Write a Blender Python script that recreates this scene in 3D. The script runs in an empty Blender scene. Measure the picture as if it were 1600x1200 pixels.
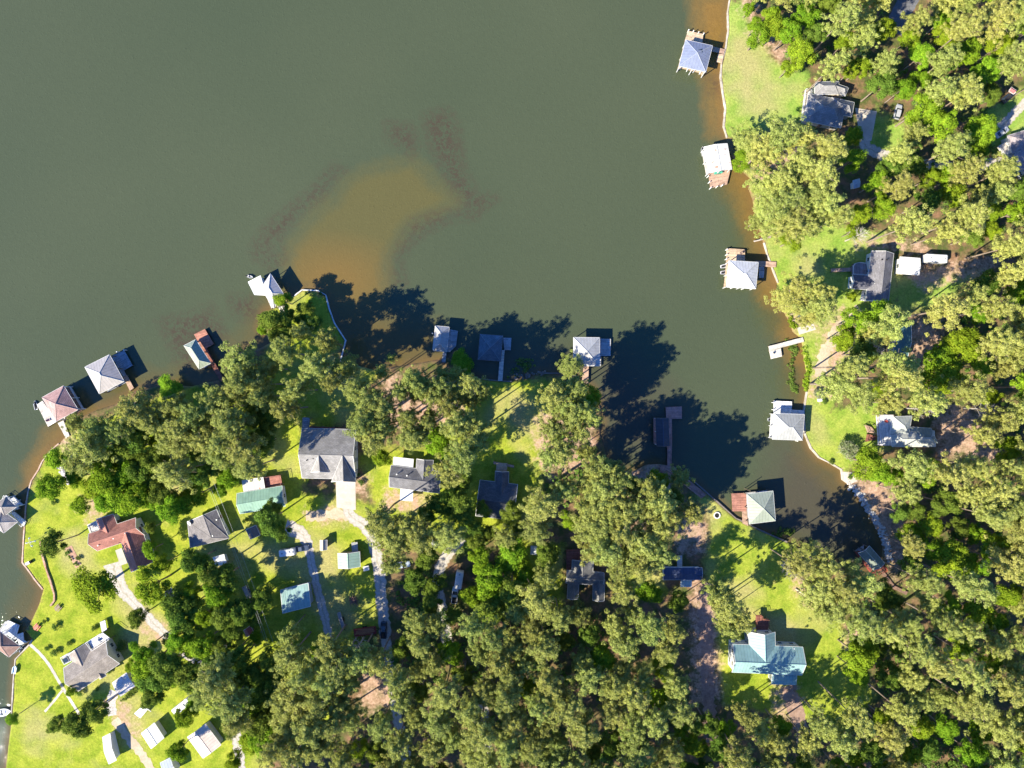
import bpy, math, random
import numpy as np
from mathutils import Vector, Matrix
R = math.radians
# ------------------------------------------------------------ camera, sky, sun
S = 0.2            # metres per photo pixel on the ground
CAMH = 215.0       # flying height of the drone
scn = bpy.context.scene
col = scn.collection
cam_d = bpy.data.cameras.new('camera')
cam = bpy.data.objects.new('camera', cam_d); col.objects.link(cam)
cam.location = (0, 0, CAMH)
cam_d.sensor_width = 36; cam_d.lens = 36 * CAMH / 320.0
cam_d.clip_start = 1; cam_d.clip_end = 6000
scn.camera = cam
SUN_EL = 38.5
SHADOW_DIR = 34.0                      # shadows fall this many degrees above image right
sun_dir = Vector((-math.cos(R(SHADOW_DIR)) * math.cos(R(SUN_EL)), -math.sin(R(SHADOW_DIR)) * math.cos(R(SUN_EL)), math.sin(R(SUN_EL))))
w = bpy.data.worlds.new('World'); scn.world = w; w.use_nodes = True
wn = w.node_tree; bg = wn.nodes['Background']
sky = wn.nodes.new('ShaderNodeTexSky'); sky.sky_type = 'NISHITA'; sky.sun_disc = False
sky.sun_elevation = R(SUN_EL); sky.sun_rotation = math.atan2(sun_dir.x, sun_dir.y)
sky.air_density = 1.0; sky.dust_density = 0.2; sky.ozone_density = 5.0
tint = wn.nodes.new('ShaderNodeMix'); tint.data_type = 'RGBA'; tint.blend_type = 'MULTIPLY'; tint.inputs[0].default_value = 1.0
tint.inputs[7].default_value = (0.5, 1.0, 1.8, 1)          # a deep, clear blue sky
wn.links.new(sky.outputs[0], tint.inputs[6]); wn.links.new(tint.outputs[2], bg.inputs[0]); bg.inputs[1].default_value = 0.072
sd = bpy.data.lights.new('sun', 'SUN'); sd.energy = 5.0; sd.angle = R(0.5); sd.color = (1.0, 0.93, 0.74)
sun = bpy.data.objects.new('sun', sd); col.objects.link(sun)
sun.rotation_euler = sun_dir.to_track_quat('Z', 'Y').to_euler()
scn.view_settings.view_transform = 'Standard'; scn.view_settings.look = 'None'
scn.view_settings.gamma = 1.0; scn.view_settings.exposure = 1.05
scn.cycles.max_bounces = 6; scn.cycles.diffuse_bounces = 3; scn.cycles.transmission_bounces = 3
scn.cycles.glossy_bounces = 2; scn.cycles.transparent_max_bounces = 4
random.seed(7); rng = np.random.default_rng(11)

def P(x, y, z=0.0):
    k = S * (CAMH - z) / CAMH
    return Vector(((x - 800) * k, (600 - y) * k, z))

# ------------------------------------------------------------ materials
def lin(c):
    return tuple(((v / 255) / 12.92 if v <= 10 else (((v / 255) + 0.055) / 1.055) ** 2.4) for v in c)
class NT:
    def __init__(s, name):
        s.m = bpy.data.materials.new(name); s.m.use_nodes = True; s.t = s.m.node_tree
        s.b = s.t.nodes['Principled BSDF']; s.out = s.t.nodes['Material Output']
    def n(s, typ, **kw):
        nd = s.t.nodes.new('ShaderNode' + typ)
        for k, v in kw.items():
            if k.startswith('i_'): nd.inputs[k[2:].replace('_', ' ')].default_value = v
            else: setattr(nd, k, v)
        return nd
    def l(s, a, b): s.t.links.new(a, b)
    def coord(s, kind='Object'):
        return s.n('TexCoord').outputs[kind]
    def noise(s, vec, scale, detail=3.0, rough=0.6, dist=0.0):
        nd = s.n('TexNoise'); nd.inputs['Scale'].default_value = scale; nd.inputs['Detail'].default_value = detail
        nd.inputs['Roughness'].default_value = rough; nd.inputs['Distortion'].default_value = dist
        s.l(vec, nd.inputs['Vector']); return nd.outputs['Fac']
    def ramp(s, fac, stops):
        nd = s.n('ValToRGB'); e = nd.color_ramp.elements
        while len(e) < len(stops): e.new(0.5)
        for i, (p, c) in enumerate(stops):
            e[i].position = p; e[i].color = (c, c, c, 1) if isinstance(c, (int, float)) else tuple(c) + (1,)
        s.l(fac, nd.inputs[0]); return nd.outputs[0]
    def mix(s, fac, a, b, blend='MIX'):
        nd = s.n('Mix', data_type='RGBA', blend_type=blend)
        for v, i in ((fac, 0), (a, 6), (b, 7)):
            if isinstance(v, (int, float)): nd.inputs[i].default_value = v
            elif isinstance(v, tuple): nd.inputs[i].default_value = v + (1,)
            else: s.l(v, nd.inputs[i])
        return nd.outputs[2]
    def math(s, op, a, b=0.0, c=None):
        nd = s.n('Math', operation=op)
        for i, v in enumerate((a, b) if c is None else (a, b, c)):
            if isinstance(v, (int, float)): nd.inputs[i].default_value = v
            else: s.l(v, nd.inputs[i])
        return nd.outputs[0]
    def attr(s, name):
        return s.n('Attribute', attribute_name=name).outputs['Fac']
    def bump(s, h, strength=0.5, dist=0.1):
        nd = s.n('Bump'); nd.inputs['Strength'].default_value = strength; nd.inputs['Distance'].default_value = dist
        s.l(h, nd.inputs['Height']); s.l(nd.outputs[0], s.b.inputs['Normal'])
    def base(s, c):
        if isinstance(c, tuple): s.b.inputs['Base Color'].default_value = c + (1,)
        else: s.l(c, s.b.inputs['Base Color'])
    def set(s, rough=0.8, spec=0.3, metal=0.0):
        s.b.inputs['Roughness'].default_value = rough; s.b.inputs['Specular IOR Level'].default_value = spec
        s.b.inputs['Metallic'].default_value = metal; return s.m
def sc(c, k): return tuple(min(1, v * k) for v in c)
_mc = {}
def shingle(c):
    key = ('sh', c)
    if key in _mc: return _mc[key]
    t = NT('shingle'); uv = t.coord('UV'); ob = t.coord('Object')
    sep = t.n('SeparateXYZ'); t.l(uv, sep.inputs[0])
    rows = t.math('FRACT', t.math('MULTIPLY', sep.outputs[1], 2.2))
    br = t.n('TexBrick', offset=0.5); br.inputs['Scale'].default_value = 1.0
    br.inputs['Brick Width'].default_value = 0.9; br.inputs['Row Height'].default_value = 0.45; br.inputs['Mortar Size'].default_value = 0.03
    br.inputs['Color1'].default_value = sc(c, 1.12) + (1,); br.inputs['Color2'].default_value = sc(c, 0.86) + (1,); br.inputs['Mortar'].default_value = sc(c, 0.62) + (1,)
    t.l(uv, br.inputs['Vector'])
    n1 = t.ramp(t.noise(ob, 0.35, 5), [(0.3, 0.72), (0.7, 1.22)])
    n2 = t.ramp(t.noise(ob, 6, 2), [(0.25, 0.8), (0.75, 1.2)])
    t.base(t.mix(1.0, t.mix(1.0, br.outputs[0], n1, 'MULTIPLY'), n2, 'MULTIPLY'))
    t.bump(rows, 0.4, 0.03); _mc[key] = t.set(0.85, 0.25); return _mc[key]
def metal_roof(c, rust=0.0, rough=0.4):
    key = ('mr', c, rust)
    if key in _mc: return _mc[key]
    t = NT('metal_roof'); uv = t.coord('UV'); ob = t.coord('Object')
    sep = t.n('SeparateXYZ'); t.l(uv, sep.inputs[0])
    f = t.math('FRACT', t.math('MULTIPLY', sep.outputs[0], 1.1))
    rib = t.ramp(f, [(0.0, 1.0), (0.10, 0.0), (0.9, 0.0), (1.0, 1.0)])
    n1 = t.ramp(t.noise(ob, 0.5, 5), [(0.3, 0.84), (0.7, 1.12)])
    c1 = t.mix(1.0, t.mix(rib, sc(c, 1.0), sc(c, 0.72)), n1, 'MULTIPLY')
    if rust > 0:
        r = t.ramp(t.noise(ob, 0.45, 6, 0.7), [(0.62 - rust * 0.25, 0.0), (0.70 - rust * 0.2, 1.0)])
        c1 = t.mix(r, c1, lin((176, 118, 92)))
    t.base(c1); t.bump(rib, 0.5, 0.05); _mc[key] = t.set(rough + 0.15, 0.35, 0.0); return _mc[key]
def plank(c, name='deck_boards'):
    key = ('pl', c)
    if key in _mc: return _mc[key]
    t = NT(name); uv = t.coord('UV'); ob = t.coord('Object')
    br = t.n('TexBrick', offset=0.37); br.inputs['Scale'].default_value = 1.0
    br.inputs['Brick Width'].default_value = 3.4; br.inputs['Row Height'].default_value = 0.30; br.inputs['Mortar Size'].default_value = 0.022
    br.inputs['Color1'].default_value = sc(c, 1.22) + (1,); br.inputs['Color2'].default_value = sc(c, 0.78) + (1,); br.inputs['Mortar'].default_value = sc(c, 0.3) + (1,)
    t.l(uv, br.inputs['Vector'])
    n1 = t.ramp(t.noise(ob, 1.1, 4), [(0.3, 0.75), (0.7, 1.2)])
    t.base(t.mix(1.0, br.outputs[0], n1, 'MULTIPLY')); _mc[key] = t.set(0.8, 0.2); return _mc[key]
def plain(name, c, rough=0.7, spec=0.3, metal=0.0, var=0.15, scale=2.0):
    key = (name, c)
    if key in _mc: return _mc[key]
    t = NT(name); n1 = t.ramp(t.noise(t.coord('Object'), scale, 4), [(0.3, 1 - var), (0.7, 1 + var)])
    t.base(t.mix(1.0, c, n1, 'MULTIPLY')); _mc[key] = t.set(rough, spec, metal); return _mc[key]
def speckled(name, a, b, scale, big=0.15, rough=0.95):
    key = (name, a, b)
    if key in _mc: return _mc[key]
    t = NT(name); ob = t.coord('Object')
    f = t.ramp(t.noise(ob, scale, 5, 0.75), [(0.32, 0), (0.68, 1)])
    n1 = t.ramp(t.noise(ob, big, 4), [(0.3, 0.8), (0.7, 1.18)])
    t.base(t.mix(1.0, t.mix(f, a, b), n1, 'MULTIPLY')); t.bump(f, 0.5, 0.05); _mc[key] = t.set(rough, 0.15); return _mc[key]

WHITE = plain('white_paint', (0.78, 0.77, 0.74), 0.5, 0.4, var=0.06)
TRIM = plain('white_trim', (0.70, 0.69, 0.66), 0.6, 0.3, var=0.08)
GLASS = plain('window_glass', (0.03, 0.045, 0.06), 0.08, 0.8, var=0.1)
POST = plain('weathered_post', (0.20, 0.15, 0.11), 0.85, 0.2, var=0.3)
DARK = plain('dark_rubber', (0.02, 0.02, 0.022), 0.8, 0.2)
STEEL = plain('galvanised_steel', (0.45, 0.46, 0.47), 0.45, 0.5, 0.5)
SIDING = {k: plain('siding', c, 0.75, 0.2, var=0.1) for k, c in dict(white=(0.66, 0.65, 0.62), cream=(0.52, 0.46, 0.36), grey=(0.33, 0.34, 0.35),
          brown=(0.22, 0.14, 0.10), blue=(0.30, 0.36, 0.42), tan=(0.38, 0.31, 0.24), green=(0.20, 0.26, 0.22)).items()}
PINKDECK = plank((0.50, 0.33, 0.24)); REDDECK = plank((0.30, 0.12, 0.085)); GREYDECK = plank((0.40, 0.40, 0.40)); TANDECK = plank((0.60, 0.44, 0.30))
PALEDECK = plank((0.66, 0.60, 0.52)); BROWNDECK = plank((0.24, 0.15, 0.11)); WHITEDECK = plank((0.74, 0.73, 0.72))
GRAVEL = speckled('gravel', (0.36, 0.32, 0.27), (0.66, 0.61, 0.55), 1.6)
def tracked():
    t = NT('gravel_with_tracks'); ob = t.coord('Object'); sep = t.n('SeparateXYZ'); t.l(t.coord('UV'), sep.inputs[0])
    f = t.ramp(t.noise(ob, 1.6, 5, 0.75), [(0.32, 0), (0.68, 1)]); c = t.mix(f, (0.36, 0.32, 0.27), (0.64, 0.58, 0.52))
    u = t.math('ADD', sep.outputs[0], t.math('MULTIPLY', t.math('SUBTRACT', t.noise(ob, 0.5, 3), 0.5), 0.25))
    mid = t.math('MULTIPLY', t.ramp(u, [(0.0, 1), (0.14, 0), (0.4, 0), (0.5, 1), (0.6, 0), (0.86, 0), (1.0, 1)]), t.ramp(t.noise(ob, 0.8, 4), [(0.35, 0), (0.6, 0.75)]))
    t.base(t.mix(mid, c, (0.24, 0.22, 0.10))); t.bump(f, 0.5, 0.05); return t.set(0.95, 0.15)
GRAVEL_T = tracked()
CONCRETE = speckled('concrete', (0.50, 0.44, 0.37), (0.62, 0.55, 0.47), 0.9)
SANDY = speckled('sandy_path', (0.46, 0.36, 0.24), (0.62, 0.50, 0.36), 1.3)
CLAY = speckled('clay_track', (0.24, 0.15, 0.11), (0.46, 0.31, 0.24), 0.8)
ASPHALT = speckled('asphalt', (0.10, 0.10, 0.11), (0.20, 0.20, 0.21), 1.8)
ROCK = speckled('pale_rock', (0.34, 0.31, 0.28), (0.66, 0.62, 0.57), 1.1)
BRICK = speckled('brick_edging', (0.36, 0.16, 0.10), (0.60, 0.42, 0.30), 1.5)
# ------------------------------------------------------------ tagging and mesh building
def tag(o, label=None, cat=None, group=None, kind=None):
    if label: o['label'] = label
    if cat: o['category'] = cat
    if group: o['group'] = group
    if kind: o['kind'] = kind
    return o
def empty(name, loc, rz=0.0):
    o = bpy.data.objects.new(name, None); o.empty_display_size = 0.5; o.location = loc; o.rotation_euler = (0, 0, rz)
    col.objects.link(o); return o
class MB:
    def __init__(s): s.v = []; s.f = []; s.mi = []; s.uv = []
    def face(s, pts, mi=0, uv=None):
        b = len(s.v); s.v += [tuple(p) for p in pts]; s.f.append(tuple(range(b, b + len(pts)))); s.mi.append(mi)
        if uv is None:
            p0 = Vector(pts[0]); n = (Vector(pts[1]) - p0).cross(Vector(pts[2]) - p0)
            n = n.normalized() if n.length > 1e-9 else Vector((0, 0, 1))
            u = Vector((0, 0, 1)).cross(n)
            u = (Vector(pts[1]) - p0).normalized() if u.length < 1e-3 else u.normalized()
            v = n.cross(u); uv = [(Vector(p).dot(u), Vector(p).dot(v)) for p in pts]
        s.uv.append(uv); return s
    def prism(s, poly, z0, z1, mi=0, udir=None, side_mi=None):
        poly = [Vector((p[0], p[1], 0)) for p in poly]
        a = sum(poly[i].x * poly[(i + 1) % len(poly)].y - poly[(i + 1) % len(poly)].x * poly[i].y for i in range(len(poly)))
        if a < 0: poly = poly[::-1]
        u = (udir or (poly[1] - poly[0])).normalized(); v = Vector((-u.y, u.x, 0))
        uv = [(p.dot(u), p.dot(v)) for p in poly]
        s.face([(p.x, p.y, z1) for p in poly], mi, uv); s.face([(p.x, p.y, z0) for p in poly[::-1]], mi, uv[::-1])
        for i in range(len(poly)):
            p, q = poly[i], poly[(i + 1) % len(poly)]
            s.face([(p.x, p.y, z0), (q.x, q.y, z0), (q.x, q.y, z1), (p.x, p.y, z1)], mi if side_mi is None else side_mi)
        return s
    def box(s, c, d, rz=0.0, mi=0):
        c = Vector(c); ca, sa = math.cos(rz), math.sin(rz); pts = []
        for x, y in ((-1, -1), (1, -1), (1, 1), (-1, 1)):
            X, Y = x * d[0] / 2, y * d[1] / 2; pts.append((c.x + X * ca - Y * sa, c.y + X * sa + Y * ca))
        return s.prism(pts, c.z - d[2] / 2, c.z + d[2] / 2, mi)
    def tube(s, a, b, r0, r1=None, n=6, mi=0, cap=True):
        a, b = Vector(a), Vector(b); r1 = r0 if r1 is None else r1; d = (b - a)
        if d.length < 1e-6: return s
        d.normalize(); x = d.orthogonal().normalized(); y = d.cross(x)
        ra = [a + (x * math.cos(2 * math.pi * i / n) + y * math.sin(2 * math.pi * i / n)) * r0 for i in range(n)]
        rb = [b + (x * math.cos(2 * math.pi * i / n) + y * math.sin(2 * math.pi * i / n)) * r1 for i in range(n)]
        for i in range(n): s.face([ra[i], ra[(i + 1) % n], rb[(i + 1) % n], rb[i]], mi)
        if cap: s.face(rb, mi); s.face(ra[::-1], mi)
        return s
    def loft(s, rings, mi=0, cap=True):
        for a, b in zip(rings, rings[1:]):
            n = len(a)
            for i in range(n): s.face([a[i], a[(i + 1) % n], b[(i + 1) % n], b[i]], mi)
        if cap: s.face(rings[0][::-1], mi); s.face(rings[-1], mi)
        return s
    def build(s, name, mats, parent=None, origin=None, smooth=False):
        o0 = Vector(origin) if origin is not None else (parent.location.copy() if parent is not None else Vector((0, 0, 0)))
        if parent is not None and parent.type != 'EMPTY' and origin is None: o0 = Vector(parent.get('_o', (0, 0, 0)))
        me = bpy.data.meshes.new(name)
        me.from_pydata([(v[0] - o0.x, v[1] - o0.y, v[2] - o0.z) for v in s.v], [], s.f)
        if not isinstance(mats, (list, tuple)): mats = [mats]
        for m in mats: me.materials.append(m)
        me.polygons.foreach_set('material_index', s.mi)
        ul = me.uv_layers.new(name='UVMap'); flat = [c for f in s.uv for p in f for c in p]; ul.data.foreach_set('uv', flat)
        if smooth: me.polygons.foreach_set('use_smooth', [True] * len(s.f))
        o = bpy.data.objects.new(name, me); col.objects.link(o)
        if parent is not None: o.parent = parent
        else: o.location = o0
        return o
def local(parent): return Vector((0, 0, 0))
def solid(name, mb, mat, loc, label, cat, group=None, kind=None):
    """a top-level thing that is one mesh, its origin at loc"""
    return tag(mb.build(name, mat, None, loc), label, cat, group, kind)
# ------------------------------------------------------------ the lake shore (photo pixels turned to metres)
EAST = [(1140,-60),(1140,0),(1137,19),(1138,47),(1134,75),(1127.5,99),(1126,120),(1129.5,146),(1133.5,169),(1131,197),(1136,215),(1142,235),(1150,255),(1162,268),
 (1175,279),(1171,294),(1177.5,312),(1179,322),(1182,345),(1190,365),(1194,379),(1199,397),(1209,424),(1216,442),(1214,458),(1217,475),(1228,490),(1236,505),(1240,518),(1252,527),
 (1255,538),(1258,562),(1262,585),(1261,612),(1256,642),(1257.5,677),(1267,700),(1280,715),(1300,725),(1315,734),(1317,750),(1330,760),(1347,785),(1362,810),(1375,835),
 (1381,855),(1380,875),(1372,890),(1350,895),(1310,885),(1270,866),(1230,847),(1187,828),(1172,820),(1150,810),(1107,772),(1082,750),(1052,729),(1030,726),(1010,727),
 (990,738),(965,735),(948,715),(938,680),(940,640),(930,612),(917,600),(900,588),(885,583),(845,583),(825,591),(800,596),(780,595),(750,592),(735,586),(718,572),(700,560),
 (680,563),(650,568),(625,572),(602,575),(585,579),(562,573),(537,563),(531,567),(540,532),(522.5,505),(514,482),(509,461),(497,454),(472,453),(460,462),(447,466),(428,482),(412,488),
 (406,512),(416,524),(422,536),(405,545),(385,545),(366,556),(356,575),(350,592),(300,604),(250,602),(225,609),(207,612),(180,632),(150,641),(125,652),(108,674),(92,693),(79,704),
 (66,721),(60,734),(49,751),(44,768),(40,794),(39,815),(37,839),(35,879),(45,892),(54,905),(67,921),(60,945),(46,975),(38,985),(50,1000),(46,1007),(24,1030),(21,1062),(19,1100),(17,1125),(12,1165),(8,1200),(0,1260)]
def to_w(poly): return np.array([((x - 800) * S, (600 - y) * S) for x, y in poly], float)
LANDP = np.vstack([to_w(EAST), [[-200, -1500], [2000, -1500], [2000, 1500], [100, 1500]]])
def inside(poly, X, Y):
    r = np.zeros(X.shape, bool); n = len(poly)
    for i in range(n):
        x0, y0 = poly[i]; x1, y1 = poly[(i + 1) % n]
        if y0 == y1: continue
        c = ((y0 > Y) != (y1 > Y)) & (X < (x1 - x0) * (Y - y0) / (y1 - y0) + x0); r ^= c
    return r
def dist(poly, X, Y, closed=True, maxd=None):
    d = np.full(X.shape, 1e9); n = len(poly)
    for i in range(n if closed else n - 1):
        a = poly[i]; b = poly[(i + 1) % n]; ab = b - a; L = max(ab @ ab, 1e-9)
        t = np.clip(((X - a[0]) * ab[0] + (Y - a[1]) * ab[1]) / L, 0, 1)
        d = np.minimum(d, (X - a[0] - t * ab[0]) ** 2 + (Y - a[1] - t * ab[1]) ** 2)
    return np.sqrt(d)
def signed(poly, X, Y): return np.where(inside(poly, X, Y), 1, -1) * dist(poly, X, Y)
def psd(poly, x, y):
    c = False; d = 1e18; n = len(poly)
    for i in range(n):
        x0, y0 = poly[i]; x1, y1 = poly[(i + 1) % n]
        if (y0 > y) != (y1 > y) and x < (x1 - x0) * (y - y0) / (y1 - y0) + x0: c = not c
        ax, ay = x1 - x0, y1 - y0; L = ax * ax + ay * ay or 1e-9; t = max(0, min(1, ((x - x0) * ax + (y - y0) * ay) / L)); q = (x - x0 - t * ax) ** 2 + (y - y0 - t * ay) ** 2
        if q < d: d = q
    return math.sqrt(d) * (1 if c else -1)
def is_land(px, py):
    return bool(inside(LANDP, np.array([(px - 800) * S]), np.array([(600 - py) * S]))[0])
LAWNS = [[(1128,0),(1165,0),(1172,35),(1192,55),(1205,90),(1235,110),(1262,110),(1265,190),(1215,205),(1125,215)],
 [(1165,265),(1210,250),(1240,330),(1185,330)],
 [(1370,170),(1412,195),(1420,225),(1385,245),(1340,225)],[(1530,180),(1600,140),(1620,200),(1560,240),(1520,220)],
 [(1190,350),(1300,350),(1380,365),(1400,420),(1410,470),(1350,490),(1345,520),(1330,560),(1300,640),(1400,620),(1395,700),(1340,720),(1318,745),(1240,720),(1240,500),(1205,470)],
 [(1395,425),(1420,430),(1480,430),(1540,420),(1500,450),(1460,480),(1400,490)],
 [(1080,760),(1250,850),(1245,905),(1190,960),(1120,960),(1100,880),(1110,820)],[(1110,930),(1230,880),(1310,960),(1340,1040),(1370,1090),(1320,1150),(1250,1120),(1130,1100),(1118,1000)],
 [(735,585),(915,600),(905,640),(850,650),(850,760),(820,830),(730,850),(720,760),(740,700),(690,690),(690,600)],
 [(520,555),(605,570),(570,610),(560,660),(470,670),(440,690),(370,690),(420,540),(410,490),(470,450),(512,462),(540,535)],
 [(590,700),(740,700),(735,860),(640,860),(590,800),(575,760),(560,710)],
 [(30,880),(38,790),(62,730),(110,675),(300,600),(470,640),(475,770),(590,790),(598,980),(560,1000),(520,1130),(430,1130),(420,1210),(0,1220),(15,1100),(22,1040),(66,920)],
 [(800,840),(880,850),(880,960),(800,960)],[(955,870),(1035,850),(1040,930),(960,930)]]
DIRTS = [[(1160,0),(1172,0),(1195,50),(1240,90),(1225,100),(1195,70),(1165,30)],[(1175,262),(1215,245),(1250,220),(1260,240),(1215,270),(1180,285)],
 [(1415,425),(1460,415),(1560,405),(1545,430),(1480,440),(1440,455)],[(1330,372),(1440,380),(1450,395),(1340,385)],[(1425,500),(1475,500),(1465,570),(1420,570)],
 [(1235,492),(1275,492),(1275,508),(1245,512)],[(1300,480),(1345,490),(1300,620),(1262,620),(1278,560)],[(1460,640),(1540,640),(1560,720),(1470,710)],
 [(1320,740),(1400,760),(1420,860),(1395,900),(1380,850),(1340,770)],[(1330,970),(1350,1000),(1325,1020),(1322,980)],[(1235,880),(1262,900),(1270,950),(1245,930)],
 [(1060,800),(1102,822),(1100,860),(1060,862)],[(1080,900),(1120,940),(1125,1095),(1085,1100)],[(1210,1070),(1245,1072),(1250,1110),(1215,1120)],
 [(840,650),(925,660),(930,740),(850,740),(835,700)],[(960,730),(1035,720),(1060,800),(960,860)],[(600,590),(740,600),(720,660),(600,670)],[(600,765),(665,775),(650,800),(600,795)],
 [(475,800),(535,795),(535,815),(480,812)],[(120,790),(145,770),(160,800),(140,812)],[(225,965),(265,985),(250,1005),(225,985)],[(165,1100),(195,1095),(215,1150),(180,1130)],
 [(88,690),(110,672),(120,690),(96,706)],[(560,1050),(615,1040),(610,1110),(570,1110)],[(555,745),(572,745),(572,770),(556,768)]]
def attribute_mesh(name, xs, ys, zfun, attrs, mat):
    X, Y = np.meshgrid(xs, ys); nx, ny = len(xs), len(ys)
    Z = zfun(X, Y); me = bpy.data.meshes.new(name)
    idx = np.arange(nx * ny).reshape(ny, nx)
    q = np.stack([idx[:-1, :-1], idx[:-1, 1:], idx[1:, 1:], idx[1:, :-1]], -1).reshape(-1, 4)
    me.vertices.add(nx * ny); me.vertices.foreach_set('co', np.stack([X, Y, Z], -1).astype(np.float32).ravel())
    me.loops.add(q.size); me.loops.foreach_set('vertex_index', q.ravel().astype(np.int32))
    me.polygons.add(len(q)); me.polygons.foreach_set('loop_start', (np.arange(len(q)) * 4).astype(np.int32))
    me.polygons.foreach_set('use_smooth', np.ones(len(q), bool)); me.update(calc_edges=True)
    for k, A in attrs(X, Y).items():
        a = me.attributes.new(k, 'FLOAT', 'POINT'); a.data.foreach_set('value', A.astype(np.float32).ravel())
    me.materials.append(mat); o = bpy.data.objects.new(name, me); col.objects.link(o); return o
def axis(lo, hi, step, far):
    out = [hi + step]; g = step
    while out[-1] < far: g *= 1.5; out.append(out[-1] + g)
    inn = [lo - step]; g = step
    while inn[-1] > -far: g *= 1.5; inn.append(inn[-1] - g)
    return np.array(inn[::-1] + list(np.arange(lo, hi + step / 2, step)) + out)
def field(polys, X, Y, cap=5.0):
    f = np.full(X.shape, -cap)
    for pl in polys:
        p = to_w(pl); m = (X > p[:, 0].min() - cap) & (X < p[:, 0].max() + cap) & (Y > p[:, 1].min() - cap) & (Y < p[:, 1].max() + cap)
        if m.any(): f[m] = np.maximum(f[m], np.clip(signed(p, X[m], Y[m]), -cap, cap))
    return f
_sd = {}
def shore_sd(X, Y):
    if X.shape not in _sd: _sd[X.shape] = signed(LANDP, X, Y)
    return _sd[X.shape]
def ground_z(X, Y):
    d = shore_sd(X, Y); return np.where(d > 0.25, 0.0, np.where(d > -0.5, -1.2 * (0.25 - d) / 0.75, -1.2 - np.clip(-d - 0.5, 0, 60) * 0.12))
def ground_attrs(X, Y):
    return dict(lawn=field(LAWNS, X, Y), dirt=field(DIRTS, X, Y), shore=np.clip(shore_sd(X, Y), -10, 10))
t = NT('ground'); ob = t.coord('Object')
n_mid = t.noise(ob, 0.22, 5, 0.65); n_sm = t.noise(ob, 1.4, 4, 0.7); n_big = t.noise(ob, 0.045, 3, 0.5); n_edge = t.noise(ob, 0.35, 5, 0.7)
edge = t.math('MULTIPLY', t.math('SUBTRACT', n_edge, 0.5), 14.0)
def soft(name, width, k=1.0):
    v = t.math('ADD', t.attr(name), t.math('MULTIPLY', edge, k)); nd = t.n('MapRange'); t.l(v, nd.inputs[0])
    nd.inputs[1].default_value = -width; nd.inputs[2].default_value = width; return nd.outputs[0]
floor_c = t.mix(t.ramp(n_mid, [(0.40, 0), (0.64, 1)]), (0.095, 0.13, 0.030), (0.32, 0.18, 0.105))
floor_c = t.mix(t.ramp(n_sm, [(0.35, 0), (0.7, 1)]), t.mix(0.45, floor_c, (0.06, 0.04, 0.03)), floor_c)
gx = t.n('SeparateXYZ'); t.l(ob, gx.inputs[0])
lush = t.ramp(t.math('ADD', t.math('MULTIPLY', gx.outputs[0], 0.004), t.math('MULTIPLY_ADD', gx.outputs[1], 0.003, 0.1)), [(0.1, 0.0), (0.75, 1.0)])
lawn_a = t.mix(lush, (0.21, 0.285, 0.020), (0.20, 0.33, 0.050)); lawn_b = t.mix(lush, (0.38, 0.405, 0.045), (0.33, 0.41, 0.090))
lawn_c = t.mix(t.ramp(n_mid, [(0.36, 0), (0.62, 1)]), lawn_a, lawn_b)
lawn_c = t.mix(t.ramp(n_big, [(0.50, 0), (0.66, 0.75)]), lawn_c, (0.42, 0.35, 0.16))
lawn_c = t.mix(1.0, lawn_c, t.ramp(n_sm, [(0.25, 0.66), (0.75, 1.26)]), 'MULTIPLY')
lawn_c = t.mix(1.0, lawn_c, t.ramp(t.noise(ob, 3.6, 2, 0.6), [(0.3, 0.78), (0.7, 1.2)]), 'MULTIPLY')
dirt_c = t.mix(t.ramp(n_sm, [(0.3, 0), (0.7, 1)]), (0.38, 0.22, 0.15), (0.60, 0.42, 0.30))
c = t.mix(soft('lawn', 1.2, 0.55), floor_c, lawn_c)
dm = t.math('MULTIPLY', soft('dirt', 1.6, 0.9), t.ramp(n_edge, [(0.35, 0.35), (0.6, 1.0)]))
c = t.mix(dm, c, dirt_c)
wet = t.ramp(t.math('MULTIPLY', t.math('ADD', t.attr('shore'), 1.0), 0.5), [(0.0, 1), (0.9, 0)])
c = t.mix(t.math('MULTIPLY', wet, 0.8), c, (0.30, 0.17, 0.09))
t.base(c); t.bump(t.math('ADD', n_sm, n_mid), 0.6, 0.25); GROUND = t.set(0.95, 0.1)
ground = attribute_mesh('ground', axis(-172, 172, 0.5, 2200), axis(-132, 132, 0.5, 1900), ground_z, ground_attrs, GROUND)
tag(ground, kind='structure')
# ------------------------------------------------------------ the water
GOLD = [[(1090,-10),(1140,-10),(1140,60),(1134,110),(1137,200),(1118,205),(1112,130),(1100,100),(1096,40)],[(1150,268),(1180,270),(1182,330),(1176,345),(1160,300)],
 [(1185,345),(1200,380),(1214,420),(1220,455),(1208,465),(1196,430),(1190,395)],[(60,735),(48,760),(50,735),(78,690),(100,672),(88,700)],[(1235,520),(1262,530),(1262,560),(1245,560)]]
SHALLOW = [[(1145,268),(1180,270),(1180,340),(1195,390),(1214,420),(1220,470),(1245,520),(1225,520),(1200,460),(1185,400),(1165,330),(1150,300)],
 [(1235,520),(1262,530),(1265,620),(1245,620),(1236,570)],[(460,450),(420,470),(380,540),(330,560),(300,600),(430,560),(420,500)],[(505,460),(530,540),(560,580),(680,570),(680,520),(620,500),(560,470)],
 [(330,580),(240,595),(200,600),(160,610),(110,655),(150,650),(210,620)],[(60,735),(46,765),(50,740),(78,690),(100,672),(88,700)],[(1262,690),(1290,715),(1320,735),(1340,770),(1310,760),(1270,720)],
 [(66,920),(40,985),(30,960),(50,915)]]
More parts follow.
